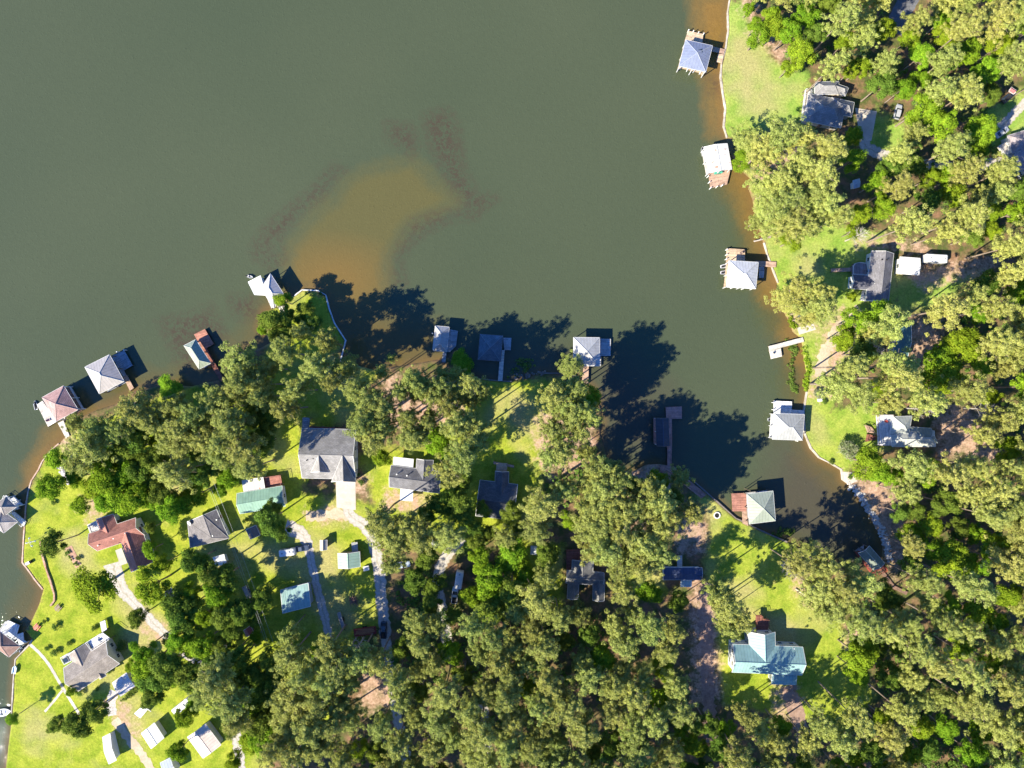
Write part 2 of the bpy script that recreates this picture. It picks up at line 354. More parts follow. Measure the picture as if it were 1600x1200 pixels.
BAR = [[(447,415),(455,380),(475,355),(500,322),(527,310),(542,280),(565,267),(605,257),(642,250),(667,267),(687,292),(712,312),(680,330),(655,340),(635,360),(617,382),(605,400),(600,450),(585,480),(540,490),(500,460),(450,445)]]
CREEK = [[(1215,700),(1262,690),(1320,735),(1350,780),(1385,860),(1370,900),(1230,850),(1170,820),(1205,760)],[(760,560),(930,575),(940,700),(1050,715),(1060,640),(960,560)]]
WEEDS = [[(540,262),(515,285),(500,310),(470,330),(440,370),(400,400),(390,390),(430,340),(480,300),(520,262)],[(640,345),(680,335),(720,330),(745,335),(700,345),(665,360),(640,380),(628,410),(632,445),(618,440),(618,400),(628,370)],
 [(605,190),(640,190),(652,225),(642,245),(610,215)],[(660,180),(700,170),(715,200),(720,250),(745,300),(775,310),(740,335),(710,300),(690,260),(670,230)],
 [(360,465),(395,465),(405,490),(380,500),(362,488)],[(415,410),(440,385),(445,405),(425,420)],[(250,500),(330,480),(350,520),(300,580),(270,560)],[(1105,120),(1130,120),(1128,145),(1110,140)]]
def water_attrs(X, Y):
    c = P(520, 440); glow = np.clip(1 - np.hypot((X - c.x) / 26, (Y - c.y) / 17), 0, 1)
    return dict(gold=field(GOLD, X, Y, 10) + 1, shallow=field(SHALLOW, X, Y, 10) + 1, creek=field(CREEK, X, Y, 10), weeds=field(WEEDS, X, Y, 6), bar=field(BAR, X, Y, 10), glow=glow, shore=np.clip(-shore_sd(X, Y), -2, 30))
t = NT('water'); ob = t.coord('Object'); n_edge = t.noise(ob, 0.11, 6, 0.6, 0.6); edge = t.math('MULTIPLY', t.math('SUBTRACT', n_edge, 0.5), 9.0)
n_fine = t.noise(ob, 0.9, 5, 0.75)
big = t.noise(ob, 0.012, 2, 0.5)
deep = t.mix(t.ramp(big, [(0.3, 0), (0.7, 1)]), (0.060, 0.076, 0.041), (0.072, 0.086, 0.046))
sh = soft('shallow', 5.0, 0.9); cr = soft('creek', 7.5); br_ = soft('bar', 3.2, 0.7); gd = soft('gold', 3.5, 0.6)
c = t.mix(t.math('MULTIPLY', cr, 0.8), deep, (0.070, 0.058, 0.040))
c = t.mix(t.math('MULTIPLY', sh, 0.8), c, (0.120, 0.084, 0.026))
c = t.mix(t.math('MULTIPLY', br_, 0.95), c, t.mix(t.math('MULTIPLY', t.attr('glow'), 1.3), (0.105, 0.094, 0.034), (0.165, 0.108, 0.032)))
c = t.mix(gd, c, t.mix(n_fine, (0.165, 0.098, 0.026), (0.24, 0.142, 0.038)))
near = t.ramp(t.math('MULTIPLY', t.math('ADD', t.attr('shore'), t.math('MULTIPLY', edge, 0.25)), 0.25), [(0.05, 0.6), (0.7, 0.0)])
c = t.mix(near, c, (0.17, 0.100, 0.036))
wd = t.math('MULTIPLY', soft('weeds', 2.0, 0.5), t.ramp(n_fine, [(0.42, 0), (0.56, 0.7)]))
c = t.mix(wd, c, (0.064, 0.040, 0.028))
c = t.mix(1.0, c, t.ramp(n_fine, [(0.2, 0.93), (0.8, 1.07)]), 'MULTIPLY')
t.base(c)
rip = t.math('ADD', t.noise(ob, 1.7, 2, 0.6, 0.4), t.math('MULTIPLY', t.noise(ob, 0.5, 2, 0.5), 0.5))
spk = t.ramp(t.noise(ob, 1.3, 1, 0.5), [(0.64, 0), (0.80, 1)]); rip = t.math('ADD', rip, t.math('MULTIPLY', spk, 14.0))
t.bump(rip, 0.12, 0.5); t.b.inputs['IOR'].default_value = 1.33
WATER = t.set(0.02, 0.5)
_sd.clear()
water = attribute_mesh('water', axis(-172, 172, 0.8, 2200), axis(-132, 132, 0.8, 1900), lambda X, Y: np.full(X.shape, -0.6), water_attrs, WATER)
tag(water, kind='structure')
# ------------------------------------------------------------ drives, tracks and paths as thin sheets
def strip(name, pts, width, mat, z=0.02, ragged=0.3, kind='structure'):
    P2 = [P(x, y) for x, y in pts]; dense = []
    for a, b in zip(P2, P2[1:]):
        n = max(2, int((b - a).length / 0.7))
        dense += [a.lerp(b, i / n) for i in range(n)]
    dense.append(P2[-1])
    for _ in range(6): dense = [dense[0]] + [(dense[i - 1] + dense[i] * 2 + dense[i + 1]) / 4 for i in range(1, len(dense) - 1)] + [dense[-1]]
    mb = MB(); L = []; Rr = []
    for i, p in enumerate(dense):
        d = (dense[min(i + 1, len(dense) - 1)] - dense[max(i - 1, 0)]).normalized(); nrm = Vector((-d.y, d.x, 0))
        w = width(i / len(dense)) if callable(width) else width
        L.append(p + nrm * (w / 2 + random.uniform(-ragged, ragged))); Rr.append(p - nrm * (w / 2 + random.uniform(-ragged, ragged)))
    for i in range(len(dense) - 1):
        mb.face([(L[i].x, L[i].y, z), (Rr[i].x, Rr[i].y, z), (Rr[i + 1].x, Rr[i + 1].y, z), (L[i + 1].x, L[i + 1].y, z)], 0, [(0, i * .7), (1, i * .7), (1, i * .7 + .7), (0, i * .7 + .7)])
    return tag(mb.build(name, mat), kind=kind)
def sheet(name, poly, mat, z=0.03, kind='structure', thick=0.02):
    mb = MB(); mb.prism([P(x, y) for x, y in poly], z - thick, z); return tag(mb.build(name, mat), kind=kind)
sheet('concrete_driveway', [(524.5, 751), (555.5, 751), (556, 797), (526, 793)], CONCRETE, 0.05, thick=0.06)
strip('gravel_driveway', [(541, 790), (548, 808), (566, 818), (580, 835), (588, 865), (594, 900), (596, 935), (600, 970), (604, 1010), (612, 1060)], 3.6, GRAVEL_T)
strip('dirt_track', [(478, 806), (500, 806), (522, 802), (545, 806)], 3.0, SANDY, 0.012, 0.5)
strip('gravel_track', [(446, 824), (468, 830), (480, 845), (487, 880), (496, 920), (505, 955), (514, 990), (522, 1030)], lambda u: 5.2 - 2.6 * min(1, u * 4), GRAVEL_T)
strip('gravel_lane', [(176, 880), (186, 915), (205, 938), (228, 962), (252, 985), (280, 1012), (300, 1030), (322, 1048), (345, 1085), (368, 1140), (378, 1210)], lambda u: 5.6 - 2.6 * min(1, u * 5), GRAVEL_T)
strip('dirt_track', [(178, 1125), (200, 1152), (222, 1180), (245, 1215)], 2.6, SANDY, 0.012, 0.4)
strip('gravel_patch', [(176, 1118), (172, 1098), (180, 1080)], 3.0, GRAVEL, 0.016)
strip('garden_path', [(47, 1007), (62, 1020), (78, 1040), (92, 1065), (100, 1078), (112, 1097), (124, 1116)], 0.9, CONCRETE, 0.03, 0.05)
strip('garden_path', [(98, 1078), (85, 1095), (70, 1112)], 0.7, CONCRETE, 0.03, 0.05)
sheet('concrete_driveway', [(1336, 168.5), (1370, 174), (1361.5, 220), (1344, 218)], CONCRETE, 0.05, thick=0.06)
strip('gravel_driveway', [(1348, 214), (1352, 232), (1375, 240), (1400, 250), (1440, 258), (1500, 262), (1560, 255), (1640, 270)], 3.6, GRAVEL_T)
strip('gravel_driveway', [(1620, 145), (1600, 163), (1580, 182), (1562, 200)], 2.8, GRAVEL_T)
strip('shaded_road', [(1440, -40), (1428, -15), (1408, 20), (1395, 50)], 6.0, ASPHALT, 0.02, 0.15)
strip('clay_track', [(1104, 912), (1102, 960), (1103, 1010), (1106, 1060), (1108, 1100), (1112, 1160)], 4.0, CLAY, 0.014, 0.6)
strip('clay_track', [(1230, 1072), (1238, 1095), (1248, 1120), (1258, 1160)], 4.5, CLAY, 0.014, 0.6)
strip('sandy_track', [(1345, 485), (1310, 512), (1290, 550), (1280, 590)], 3.6, SANDY, 0.014, 0.7)
strip('gravel_driveway', [(722, 840), (706, 858), (690, 880), (682, 905), (690, 950), (700, 1010)], 3.4, GRAVEL_T, 0.02, 0.3)
strip('gravel_lane', [(617, 1080), (620, 1120), (632, 1170), (645, 1240)], 3.2, GRAVEL_T, 0.02, 0.3)
strip('gravel_lane', [(755, 1100), (758, 1150), (770, 1240)], 3.0, GRAVEL_T, 0.02, 0.3)
sheet('boat_ramp', [(1245, 512), (1271, 506), (1275, 515), (1249, 523)], CONCRETE, 0.06, thick=0.5)
sheet('boat_ramp', [(1316, 737), (1332, 738), (1340, 752), (1326, 757), (1316, 750)], CONCRETE, 0.06, thick=0.5)
# ------------------------------------------------------------ builders for buildings, decks and small things
def roof_slab(parent, faces, mats, name='roof', th=0.22):
    """faces: list of 3-D polygons (counter-clockwise from above); mats: [cover, trim]"""
    mb = MB(); cnt = {}
    key = lambda p: (round(p[0], 3), round(p[1], 3), round(p[2], 3))
    for f in faces:
        mb.face(f, 0)
        for i in range(len(f)):
            a, b = f[i], f[(i + 1) % len(f)]
            if (key(b), key(a)) in cnt: cnt[(key(b), key(a))] = None
            else: cnt[(key(a), key(b))] = (a, b)
        mb.face([(p[0], p[1], p[2] - th) for p in f[::-1]], 1)
    ridges = set()
    for k, v in cnt.items():
        if v is None: ridges.add(k); continue
        a, b = v; mb.face([(a[0], a[1], a[2] - th), (b[0], b[1], b[2] - th), (b[0], b[1], b[2]), (a[0], a[1], a[2])], 1)
        d = (Vector(b) - Vector(a)).normalized(); mb.tube(Vector(a) + d * 0.02 + Vector((0, 0, -0.06)), Vector(b) - d * 0.02 + Vector((0, 0, -0.06)), 0.09, n=4, mi=1)
    for k in ridges:
        a, b = Vector(k[0]), Vector(k[1]); mb.tube(a + Vector((0, 0, 0.0)), b + Vector((0, 0, 0.0)), 0.10, n=5, mi=2)
    return mb.build(name, mats, parent)
def wing_faces(A, B, C, ze, rise, kind, flip=False):
    """A->B runs along the ridge, B->C across it; A, B, C are photo pixels of the eave corners"""
    a, b, c = P(*A, ze), P(*B, ze), P(*C, ze); d = a + c - b
    if ((b - a).cross(c - b)).z < 0: a, b, c, d = b, a, d, c
    up = Vector((0, 0, rise)); m0 = (a + d) / 2 + up; m1 = (b + c) / 2 + up; L = (b - a).length; Wd = (c - b).length
    if kind == 'gable': F = [[a, b, m1, m0], [c, d, m0, m1]]
    elif kind == 'hip':
        k = min(0.499, Wd / 2 / L); e0, e1 = m0.lerp(m1, k), m0.lerp(m1, 1 - k)
        if k > 0.47: ap = m0.lerp(m1, 0.5); F = [[a, b, ap], [b, c, ap], [c, d, ap], [d, a, ap]]
        else: F = [[a, b, e1, e0], [b, c, e1], [c, d, e0, e1], [d, a, e0]]
    elif kind == 'hipend':   # gable at A side, hip at B side
        k = min(0.6, Wd / 2 / L); e1 = m0.lerp(m1, 1 - k); F = [[a, b, e1, m0], [b, c, e1], [c, d, m0, e1]]
    elif kind == 'shed': F = [[a, b, c + up, d + up]]
    else: F = [[a, b, c, d]]
    return F, (a, b, c, d)
def walls_for(parent, corners, ze, rise, kind, mat, windows, inset=0.4, z0=0.0, door=True):
    a, b, c, d = corners; ctr = (a + b + c + d) / 4; u = (b - a).normalized(); v = (d - a).normalized()
    a, b, c, d = a + u * inset + v * inset, b - u * inset + v * inset, c - u * inset - v * inset, d + u * inset - v * inset
    Q = [Vector((p.x, p.y, 0)) for p in (a, b, c, d)]; top = ze - 0.05; mb = MB()
    Wd = (Q[3] - Q[0]).length; apex = ze + rise * (1 - inset * 2 / (Wd + inset * 2)) - 0.22
    for i in range(4):
        p, q = Q[i], Q[(i + 1) % 4]
        tp = top + (0.0 if kind != 'shed' or i == 0 else 0.0)
        pts = [(p.x, p.y, z0), (q.x, q.y, z0), (q.x, q.y, tp), (p.x, p.y, tp)]
        if kind in ('gable', 'hipend') and i == 3 or kind == 'gable' and i == 1:
            m = (p + q) / 2; pts = pts[:3] + [(m.x, m.y, apex)] + pts[3:]
        if kind == 'shed':
            zz = {0: (top, top), 1: (top, top + rise), 2: (top + rise, top + rise), 3: (top + rise, top)}[i]
            pts = [(p.x, p.y, z0), (q.x, q.y, z0), (q.x, q.y, zz[1] - 0.2), (p.x, p.y, zz[0] - 0.2)]
        mb.face(pts, 0)
    mb.build('wall', mat, parent)
    if not windows: return
    for i in range(4):
        p, q = Q[i], Q[(i + 1) % 4]; L = (q - p).length
        if L < 3: continue
        dirv = (q - p).normalized(); out = Vector((dirv.y, -dirv.x, 0)); n = max(1, int(L / 3.4)); ang = math.atan2(dirv.y, dirv.x)
        for storey in range(1 if ze < 4.2 else 2):
            zc = z0 + 1.55 + 2.7 * storey
            if zc + 0.7 > ze: zc = ze - 0.8
            for k in range(n):
                m = p + dirv * (L * (k + 0.5) / n)
                if door and i in (0, 2) and k == n // 2 and storey == 0 and ze - z0 > 2.2:
                    fr = MB().box((m.x + out.x * 0.02, m.y + out.y * 0.02, z0 + 1.05), (1.05, 0.10, 2.1), ang).build('door', TRIM if i == 0 else SIDING['brown'], parent)
                    h = m + dirv * 0.36 + out * 0.11
                    hb = MB().box((h.x, h.y, z0 + 1.0), (0.05, 0.09, 0.14), ang); hb.build('handle', STEEL, fr, origin=parent.location); continue
                fr = MB(); mm = m + out * 0.02
                for sx, sz, wx, wz in ((0, .66, 1.3, .12), (0, -.66, 1.4, .14), (-.6, 0, .1, 1.2), (.6, 0, .1, 1.2), (0, 0, .05, 1.2)):
                    cc = mm + dirv * sx; fr.box((cc.x, cc.y, zc + sz), (wx, 0.12, wz), ang)
                fo = fr.build('window', TRIM, parent); pb = MB().box((mm.x, mm.y, zc), (1.12, 0.05, 1.18), ang); pb.build('pane', GLASS, fo, origin=parent.location)
def house(name, label, cat, wings, group=None, windows=True):
    A, B, C = wings[0]['p']; ctr = P((A[0] + C[0]) / 2, (A[1] + C[1]) / 2, wings[0].get('ze', 2.8)); ctr.z = 0
    root = tag(empty(name, ctr), label, cat, group)
    for wg in wings:
        ze, rise, kind = wg.get('ze', 2.8), wg.get('rise', 1.8), wg.get('kind', 'gable')
        F, cor = wing_faces(*wg['p'], ze, rise, kind)
        roof_slab(root, F, [wg['roof'], wg.get('trim', TRIM), wg.get('cap', wg['roof'])])
        if wg.get('wall', 'white'): walls_for(root, cor, ze, rise, kind, SIDING[wg.get('wall', 'white')], windows and wg.get('windows', True), z0=wg.get('z0', 0))
        else:
            for q in cor:
                i = (sum(cor, Vector()) / 4 - q).normalized() * 0.4; q = q + i
                MB().tube((q.x, q.y, wg.get('z0', 0)), (q.x, q.y, ze - 0.1), 0.08).build('post', WHITE, root)
    return root
def vents(root, pts, z, mat=None):
    for x, y in pts:
        p = P(x, y, z); MB().tube((p.x, p.y, z - 0.5), (p.x, p.y, z + 0.35), 0.13, n=8).tube((p.x, p.y, z + 0.35), (p.x, p.y, z + 0.45), 0.22, n=8).build('roof_vent', mat or WHITE, root)
def chimney(root, x, y, z, wd=0.8, mat=None):
    p = P(x, y, z); MB().box((p.x, p.y, z - 0.6), (wd, wd, 2.0)).box((p.x, p.y, z + 0.44), (wd + .2, wd + .2, 0.12)).build('chimney', mat or BRICK, root)
def deck(root, poly, mat, z=0.35, name='deck', bottom=None, post_every=3.0, udir=None, th=0.18, rail=None, posts=True, railmat=None, open_edges=()):
    W = [P(x, y, z) for x, y in poly]; mb = MB(); mb.prism(W, z - th, z, udir=udir)
    b = bottom if bottom is not None else (-1.6 if z < 0.5 else 0.0); d = mb.build(name, mat, root)
    n = len(W); ctr = sum(W, Vector()) / n
    pts = []
    for i in range(n):
        a, c = W[i], W[(i + 1) % n]; k = max(1, int((c - a).length / post_every)); pts += [a.lerp(c, j / k) for j in range(k)]
    if posts:
        for p in pts:
            p = p + (ctr - p).normalized() * 0.12
            MB().tube((p.x, p.y, b), (p.x, p.y, z - th * 0.5), 0.11).build('post', POST, root)
    if rail is not None:
        mb = MB()
        for i in range(n):
            if i in open_edges: continue
            a, c = W[i], W[(i + 1) % n]; a = a + (ctr - a).normalized() * 0.1; c = c + (ctr - c).normalized() * 0.1
            k = max(1, int((c - a).length / 1.6))
            for j in range(k + 1):
                p = a.lerp(c, j / k); mb.tube((p.x, p.y, z), (p.x, p.y, z + rail), 0.05, n=4)
            mb.tube((a.x, a.y, z + rail), (c.x, c.y, z + rail), 0.07, n=4); mb.tube((a.x, a.y, z + rail * .5), (c.x, c.y, z + rail * .5), 0.03, n=4)
        mb.build('railing', railmat or mat, root)
    return d
def pilings(root, pts, z=1.1, mat=None, r=0.14):
    for x, y in pts:
        p = P(x, y, 0.5); MB().tube((p.x, p.y, -2.0), (p.x, p.y, z), r, n=8).tube((p.x, p.y, z), (p.x, p.y, z + 0.08), r + 0.04, n=8).build('piling', mat or WHITE, root)
def boathouse(label, roof_p, kind, ze, rise, mat, cap, decks, group='boathouses along the shore', slip=True, deckmat=None, trim=None, ring=1.1):
    A, B, C = roof_p; ctr = P((A[0] + C[0]) / 2, (A[1] + C[1]) / 2, ze); ctr.z = 0
    root = tag(empty('boathouse', ctr), label, 'boathouse', group)
    F, cor = wing_faces(*roof_p, ze, rise, kind); roof_slab(root, F, [mat, trim or TRIM, cap])
    a, b, c, d = cor; u = (b - a).normalized(); v = (d - a).normalized()
    q = [a + u * .3 + v * .3, b - u * .3 + v * .3, c - u * .3 - v * .3, d + u * .3 - v * .3]
    for i in range(4):
        for p in (q[i], (q[i] + q[(i + 1) % 4]) / 2):
            MB().box((p.x, p.y, (ze - 1.8) / 2), (0.2, 0.2, ze + 1.5), math.atan2(u.y, u.x)).build('post', deckmat and TRIM or POST, root)
    mb = MB()   # header beams under the eave
    for i in range(4):
        mb.tube(q[i] + Vector((0, 0, -0.32)), q[(i + 1) % 4] + Vector((0, 0, -0.32)), 0.12, n=4)
    mb.build('beam', POST, root)
    if slip:    # narrow walkways round the slip
        r = [Vector((p.x, p.y, 0)) for p in q]; ins = [r[0] + u * ring + v * ring, r[1] - u * ring + v * ring, r[2] - u * ring - v * ring, r[3] + u * ring - v * ring]
        mb = MB(); z = 0.33
        for i in (0, 1, 3):
            j = (i + 1) % 4; mb.prism([r[i], r[j], ins[j], ins[i]], z - 0.15, z - 0.002 * i)
        mb.build('walkway', deckmat or GREYDECK, root)
        cc = sum(r, Vector()) / 4 ; L = (r[1] - r[0]).length
        mb = MB()   # boat lift cradle
        for s in (-1, 1): mb.box((cc.x + v.x * s * 0.9, cc.y + v.y * s * 0.9, -0.3), (L * 0.6, 0.15, 0.15), math.atan2(u.y, u.x))
        mb.build('lift_cradle', STEEL, root)
    for dk in decks: deck(root, dk['p'], dk.get('m', deckmat or GREYDECK), dk.get('z', 0.36), dk.get('n', 'deck'), rail=dk.get('rail'), railmat=dk.get('railmat'), udir=dk.get('u'))
    return root
def hull_rings(L, W, H, n=9, bow=0.35, stern=0.85):
    rings = []
    for i in range(n):
        t = i / (n - 1); x = (t - 0.5) * L
        w = W / 2 * (stern + (1 - stern) * min(1, t * 3)) * (1 - max(0, (t - 1 + bow) / bow) ** 2 * 0.94)
        keel = 0.0 + H * 0.5 * max(0, (t - 0.7) / 0.3) ** 2
        rings.append([(x, -w, H), (x, -w * 0.75, keel + H * 0.25), (x, 0, keel), (x, w * 0.75, keel + H * 0.25), (x, w, H), (x, w * 0.8, H), (x, w * 0.7, H * 0.55), (x, -w * 0.7, H * 0.55), (x, -w * 0.8, H)])
    return rings
def boat(name, label, cat, px, py, ang, L, W, colr, z=-0.75, windshield=True, seats=True, motor=True, group=None, cover=None):
    root = tag(empty(name, P(px, py, z), R(ang)), label, cat, group)
    def bl(mb, nm, m, par=root):
        return mb.build(nm, m, par, origin=(0, 0, 0))
    bl(MB().loft(hull_rings(L, W, 0.85)), 'hull', plain('hull_gelcoat', colr, 0.3, 0.5, var=0.05))
    if seats:
        for sx, sy in ((-0.05, -0.45), (-0.05, 0.45)):
            m = MB(); m.box((sx * L, sy * W * .5, 0.62), (0.5, 0.5, 0.14)).box((sx * L - 0.24, sy * W * .5, 0.85), (0.12, 0.5, 0.4)); bl(m, 'seat', plain('vinyl_seat', (0.55, 0.52, 0.48)))
        bl(MB().box((-L * .34, 0, 0.62), (0.6, W * .62, 0.22)), 'bench', plain('vinyl_seat', (0.55, 0.52, 0.48)))
    if windshield: bl(MB().box((L * 0.1, 0, 1.05), (0.08, W * 0.72, 0.42)), 'windscreen', GLASS)
    if motor:
        m = MB(); m.box((-L / 2 - 0.18, 0, 0.75), (0.42, 0.34, 0.5)).box((-L / 2 - 0.18, 0, 0.25), (0.16, 0.14, 0.7)); bl(m, 'outboard_motor', DARK)
    if cover: bl(MB().loft([[(x, -W * .42, 0.9), (x, -W * .2, 1.2), (x, W * .2, 1.2), (x, W * .42, 0.9)] for x in (-L * .4, -L * .1, L * .2, L * .3)]), 'cover', plain('canvas_cover', cover))
    return root
def jetski(label, px, py, ang, colr, z=-0.7, group='personal watercraft moored at the docks'):
    root = tag(empty('jet_ski', P(px, py, z), R(ang)), label, 'jet ski', group)
    MB().loft(hull_rings(2.9, 1.15, 0.5, bow=0.45, stern=0.8)).build('hull', plain('jetski_body', colr, 0.3, 0.5, var=0.05), root, origin=(0, 0, 0))
    MB().loft([[(x, -w, 0.3), (x, -w * .7, h), (x, w * .7, h), (x, w, 0.3)] for x, w, h in ((-1.2, .25, .6), (-.5, .28, .8), (0.2, .2, .75), (.6, .35, .9), (1.1, .25, .6))]).build('seat', DARK, root, origin=(0, 0, 0))
    MB().tube((0.45, -0.35, 1.0), (0.45, 0.35, 1.0), 0.04).tube((0.5, 0, 0.7), (0.45, 0, 1.0), 0.05).build('handlebar', STEEL, root, origin=(0, 0, 0))
    return root
def car(name, label, cat, px, py, ang, colr, L=4.7, W=1.85, kind='suv', group=None, z=0.03):
    """x forward"""
    root = tag(empty(name, P(px, py, z), R(ang)), label, cat, group); O = (0, 0, 0)
    paint = plain('car_paint', colr, 0.25, 0.6, var=0.04)
    def sec(x, w, zb, zt, r=0.12): return [(x, -w, zb), (x, w, zb), (x, w, zt - r), (x, w - r, zt), (x, -w + r, zt), (x, -w, zt - r)]
    h = W / 2
    prof = [(-L / 2, h * .88, .45, .88), (-L / 2 + .25, h, .35, 1.0), (-L * .1, h, .3, 1.02), (L * .22, h, .3, 1.0), (L * .42, h * .97, .32, .9), (L / 2, h * .82, .42, .72)]
    MB().loft([sec(*p) for p in prof]).build('body', paint, root, origin=O)
    if kind == 'suv': cab = [(-L * .47, h * .78, .95, 1.25), (-L * .42, h * .8, .95, 1.62), (-L * .1, h * .82, .95, 1.68), (L * .06, h * .8, .95, 1.62), (L * .21, h * .74, .95, 1.05)]
    elif kind == 'pickup': cab = [(-L * .08, h * .78, .95, 1.3), (-L * .05, h * .8, .95, 1.68), (L * .08, h * .8, .95, 1.7), (L * .24, h * .74, .95, 1.05)]
    else: cab = [(-L * .36, h * .72, .9, 1.05), (-L * .22, h * .78, .9, 1.42), (L * .02, h * .78, .9, 1.45), (L * .2, h * .72, .9, 1.02)]
    MB().loft([sec(*p) for p in cab]).build('cabin', GLASS, root, origin=O)
    mid = cab[1:-1]; MB().loft([[(x, -w + .1, zt + .0), (x, w - .1, zt + .0), (x, w - .16, zt + .05), (x, -w + .16, zt + .05)] for x, w, zb, zt in mid]).build('roof_panel', paint, root, origin=O)
    if kind == 'pickup': MB().box((-L * .29, 0, 1.0), (L * .36, W * .8, 0.06)).build('truck_bed', DARK, root, origin=O)
    for sx in (-.31, .31):
        for sy in (-1, 1):
            wh = MB().tube((sx * L, sy * (h - .22), .34), (sx * L, sy * (h + .01), .34), .34, n=14).build('wheel', DARK, root, origin=O)
            MB().tube((sx * L, sy * (h - .05), .34), (sx * L, sy * (h + .025), .34), .2, n=10).build('rim', STEEL, wh, origin=O)
    for sy in (-1, 1): MB().box((L / 2 - .06, sy * h * .6, .66), (.12, .34, .14)).build('headlight', WHITE, root, origin=O)
    return root
def camper(label, px, py, ang, L, W=2.4, Hh=2.5, colr=(0.74, 0.73, 0.71), cat='camper', z=0.45, name='travel_trailer', stripe=(0.16, 0.2, 0.3)):
    root = tag(empty(name, P(px, py, 0.02), R(ang)), label, cat); O = (0, 0, 0)
    sh = plain('trailer_shell', colr, 0.4, 0.4, var=0.05); h = W / 2
    rg = []
    for x, dz, dw in ((-L / 2, -.25, -.12), (-L / 2 + .2, 0, 0), (L / 2 - .5, 0, 0), (L / 2 - .15, -.2, -.05), (L / 2, -.8, -.1)):
        w = h + dw; zt = z + Hh + dz; rg.append([(x, -w, z), (x, w, z), (x, w, zt - .2), (x, w - .2, zt), (x, -w + .2, zt), (x, -w, zt - .2)])
    MB().loft(rg).build('body', sh, root, origin=O)
    MB().box((L * .1, 0, z + Hh + .13), (.8, .7, .26)).build('roof_unit', WHITE, root, origin=O)
    for vx in (-.3, .34): MB().box((L * vx, 0, z + Hh + .06), (.42, .42, .14)).build('roof_vent', SIDING['grey'], root, origin=O)
    for sy in (-1, 1):
        for k in (-.28, .1): MB().box((L * k, sy * (h + .01), z + Hh * .6), (.9, .06, .6)).build('window', GLASS, root, origin=O)
        for k in (-.08, .08): MB().tube((L * k, sy * (h - .25), .36), (L * k, sy * (h + .02), .36), .34, n=12).build('wheel', DARK, root, origin=O)
        MB().box((0, sy * (h + .012), z + .7), (L * .8, .03, .18)).build('stripe', plain('trailer_stripe', stripe), root, origin=O)
    MB().tube((L / 2, -.5, .5), (L / 2 + 1.1, 0, .5), .06).tube((L / 2, .5, .5), (L / 2 + 1.1, 0, .5), .06).build('hitch', DARK, root, origin=O)
    MB().box((L * .3, h + .02, z + 1.0), (.7, .05, 1.8)).build('door', TRIM, root, origin=O)
    return root
def wall_line(name, label, cat, pts, wd, z0, z1, mat, group=None, caps=None):
    Q = []
    for a, b in zip(pts, pts[1:]):
        k = max(1, int(math.dist(a, b) / 7)); Q += [P(a[0] + (b[0] - a[0]) * j / k, a[1] + (b[1] - a[1]) * j / k) for j in range(k)]
    Q.append(P(*pts[-1])); mb = MB(); n = len(Q); L = []; Rr = []
    for i, p in enumerate(Q):
        d = (Q[min(i + 1, n - 1)] - Q[max(i - 1, 0)]).normalized(); m = Vector((-d.y, d.x, 0)) * wd / 2 * random.uniform(.7, 1.25); L.append(p + m); Rr.append(p - m)
    rings = [[(a.x, a.y, z0), (a.x, a.y, z1), (b.x, b.y, z1), (b.x, b.y, z0)] for a, b in zip(L, Rr)]
    mb.loft(rings)
    return solid(name, mb, mat, (Q[0].x, Q[0].y, 0), label, cat, group)
def rocks(mb, x, y, r, z=0.0, n=7):
    a0 = random.uniform(0, 6.28); rings = []
    for zz, k in ((0, 1.0), (0.55, 0.95), (0.95, 0.45)):
        rings.append([(x + math.cos(a0 + 6.283 * i / n) * r * k * random.uniform(.8, 1.15), y + math.sin(a0 + 6.283 * i / n) * r * k * random.uniform(.8, 1.15), z + zz * r * .8) for i in range(n)])
    mb.loft(rings)
def chair(label, px, py, ang, z, colr=(0.7, 0.68, 0.64), group='deck chairs'):
    root = tag(empty('deck_chair', P(px, py, z), R(ang)), label, 'chair', group); m = plain('chair_paint', colr); O = (0, 0, 0)
    MB().box((0, 0, .38), (.55, .6, .05)).build('seat', m, root, origin=O)
    MB().face([(-.27, -.3, .4), (-.27, .3, .4), (-.5, .3, 1.0), (-.5, -.3, 1.0)]).face([(-.5, -.3, 1.0), (-.5, .3, 1.0), (-.3, .3, .4), (-.3, -.3, .4)]).build('backrest', m, root, origin=O)
    for sx in (-.24, .24):
        for sy in (-.26, .26): MB().box((sx, sy, .18), (.06, .06, .36)).build('leg', m, root, origin=O)
    for sy in (-.34, .34): MB().box((0, sy, .6), (.6, .09, .04)).build('armrest', m, root, origin=O)
def table(label, px, py, z, colr, ang=0, name='picnic_table'):
    root = tag(empty(name, P(px, py, z), R(ang)), label, 'table'); m = plain('table_paint', colr); O = (0, 0, 0)
    MB().box((0, 0, .74), (1.8, .8, .06)).build('tabletop', m, root, origin=O)
    for s in (-1, 1):
        MB().box((0, s * .75, .44), (1.8, .28, .05)).build('bench', m, root, origin=O)
        MB().tube((s * .65, -.8, 0), (s * .65, .3, .72), .05, n=4).tube((s * .65, .8, 0), (s * .65, -.3, .72), .05, n=4).build('leg', m, root, origin=O)
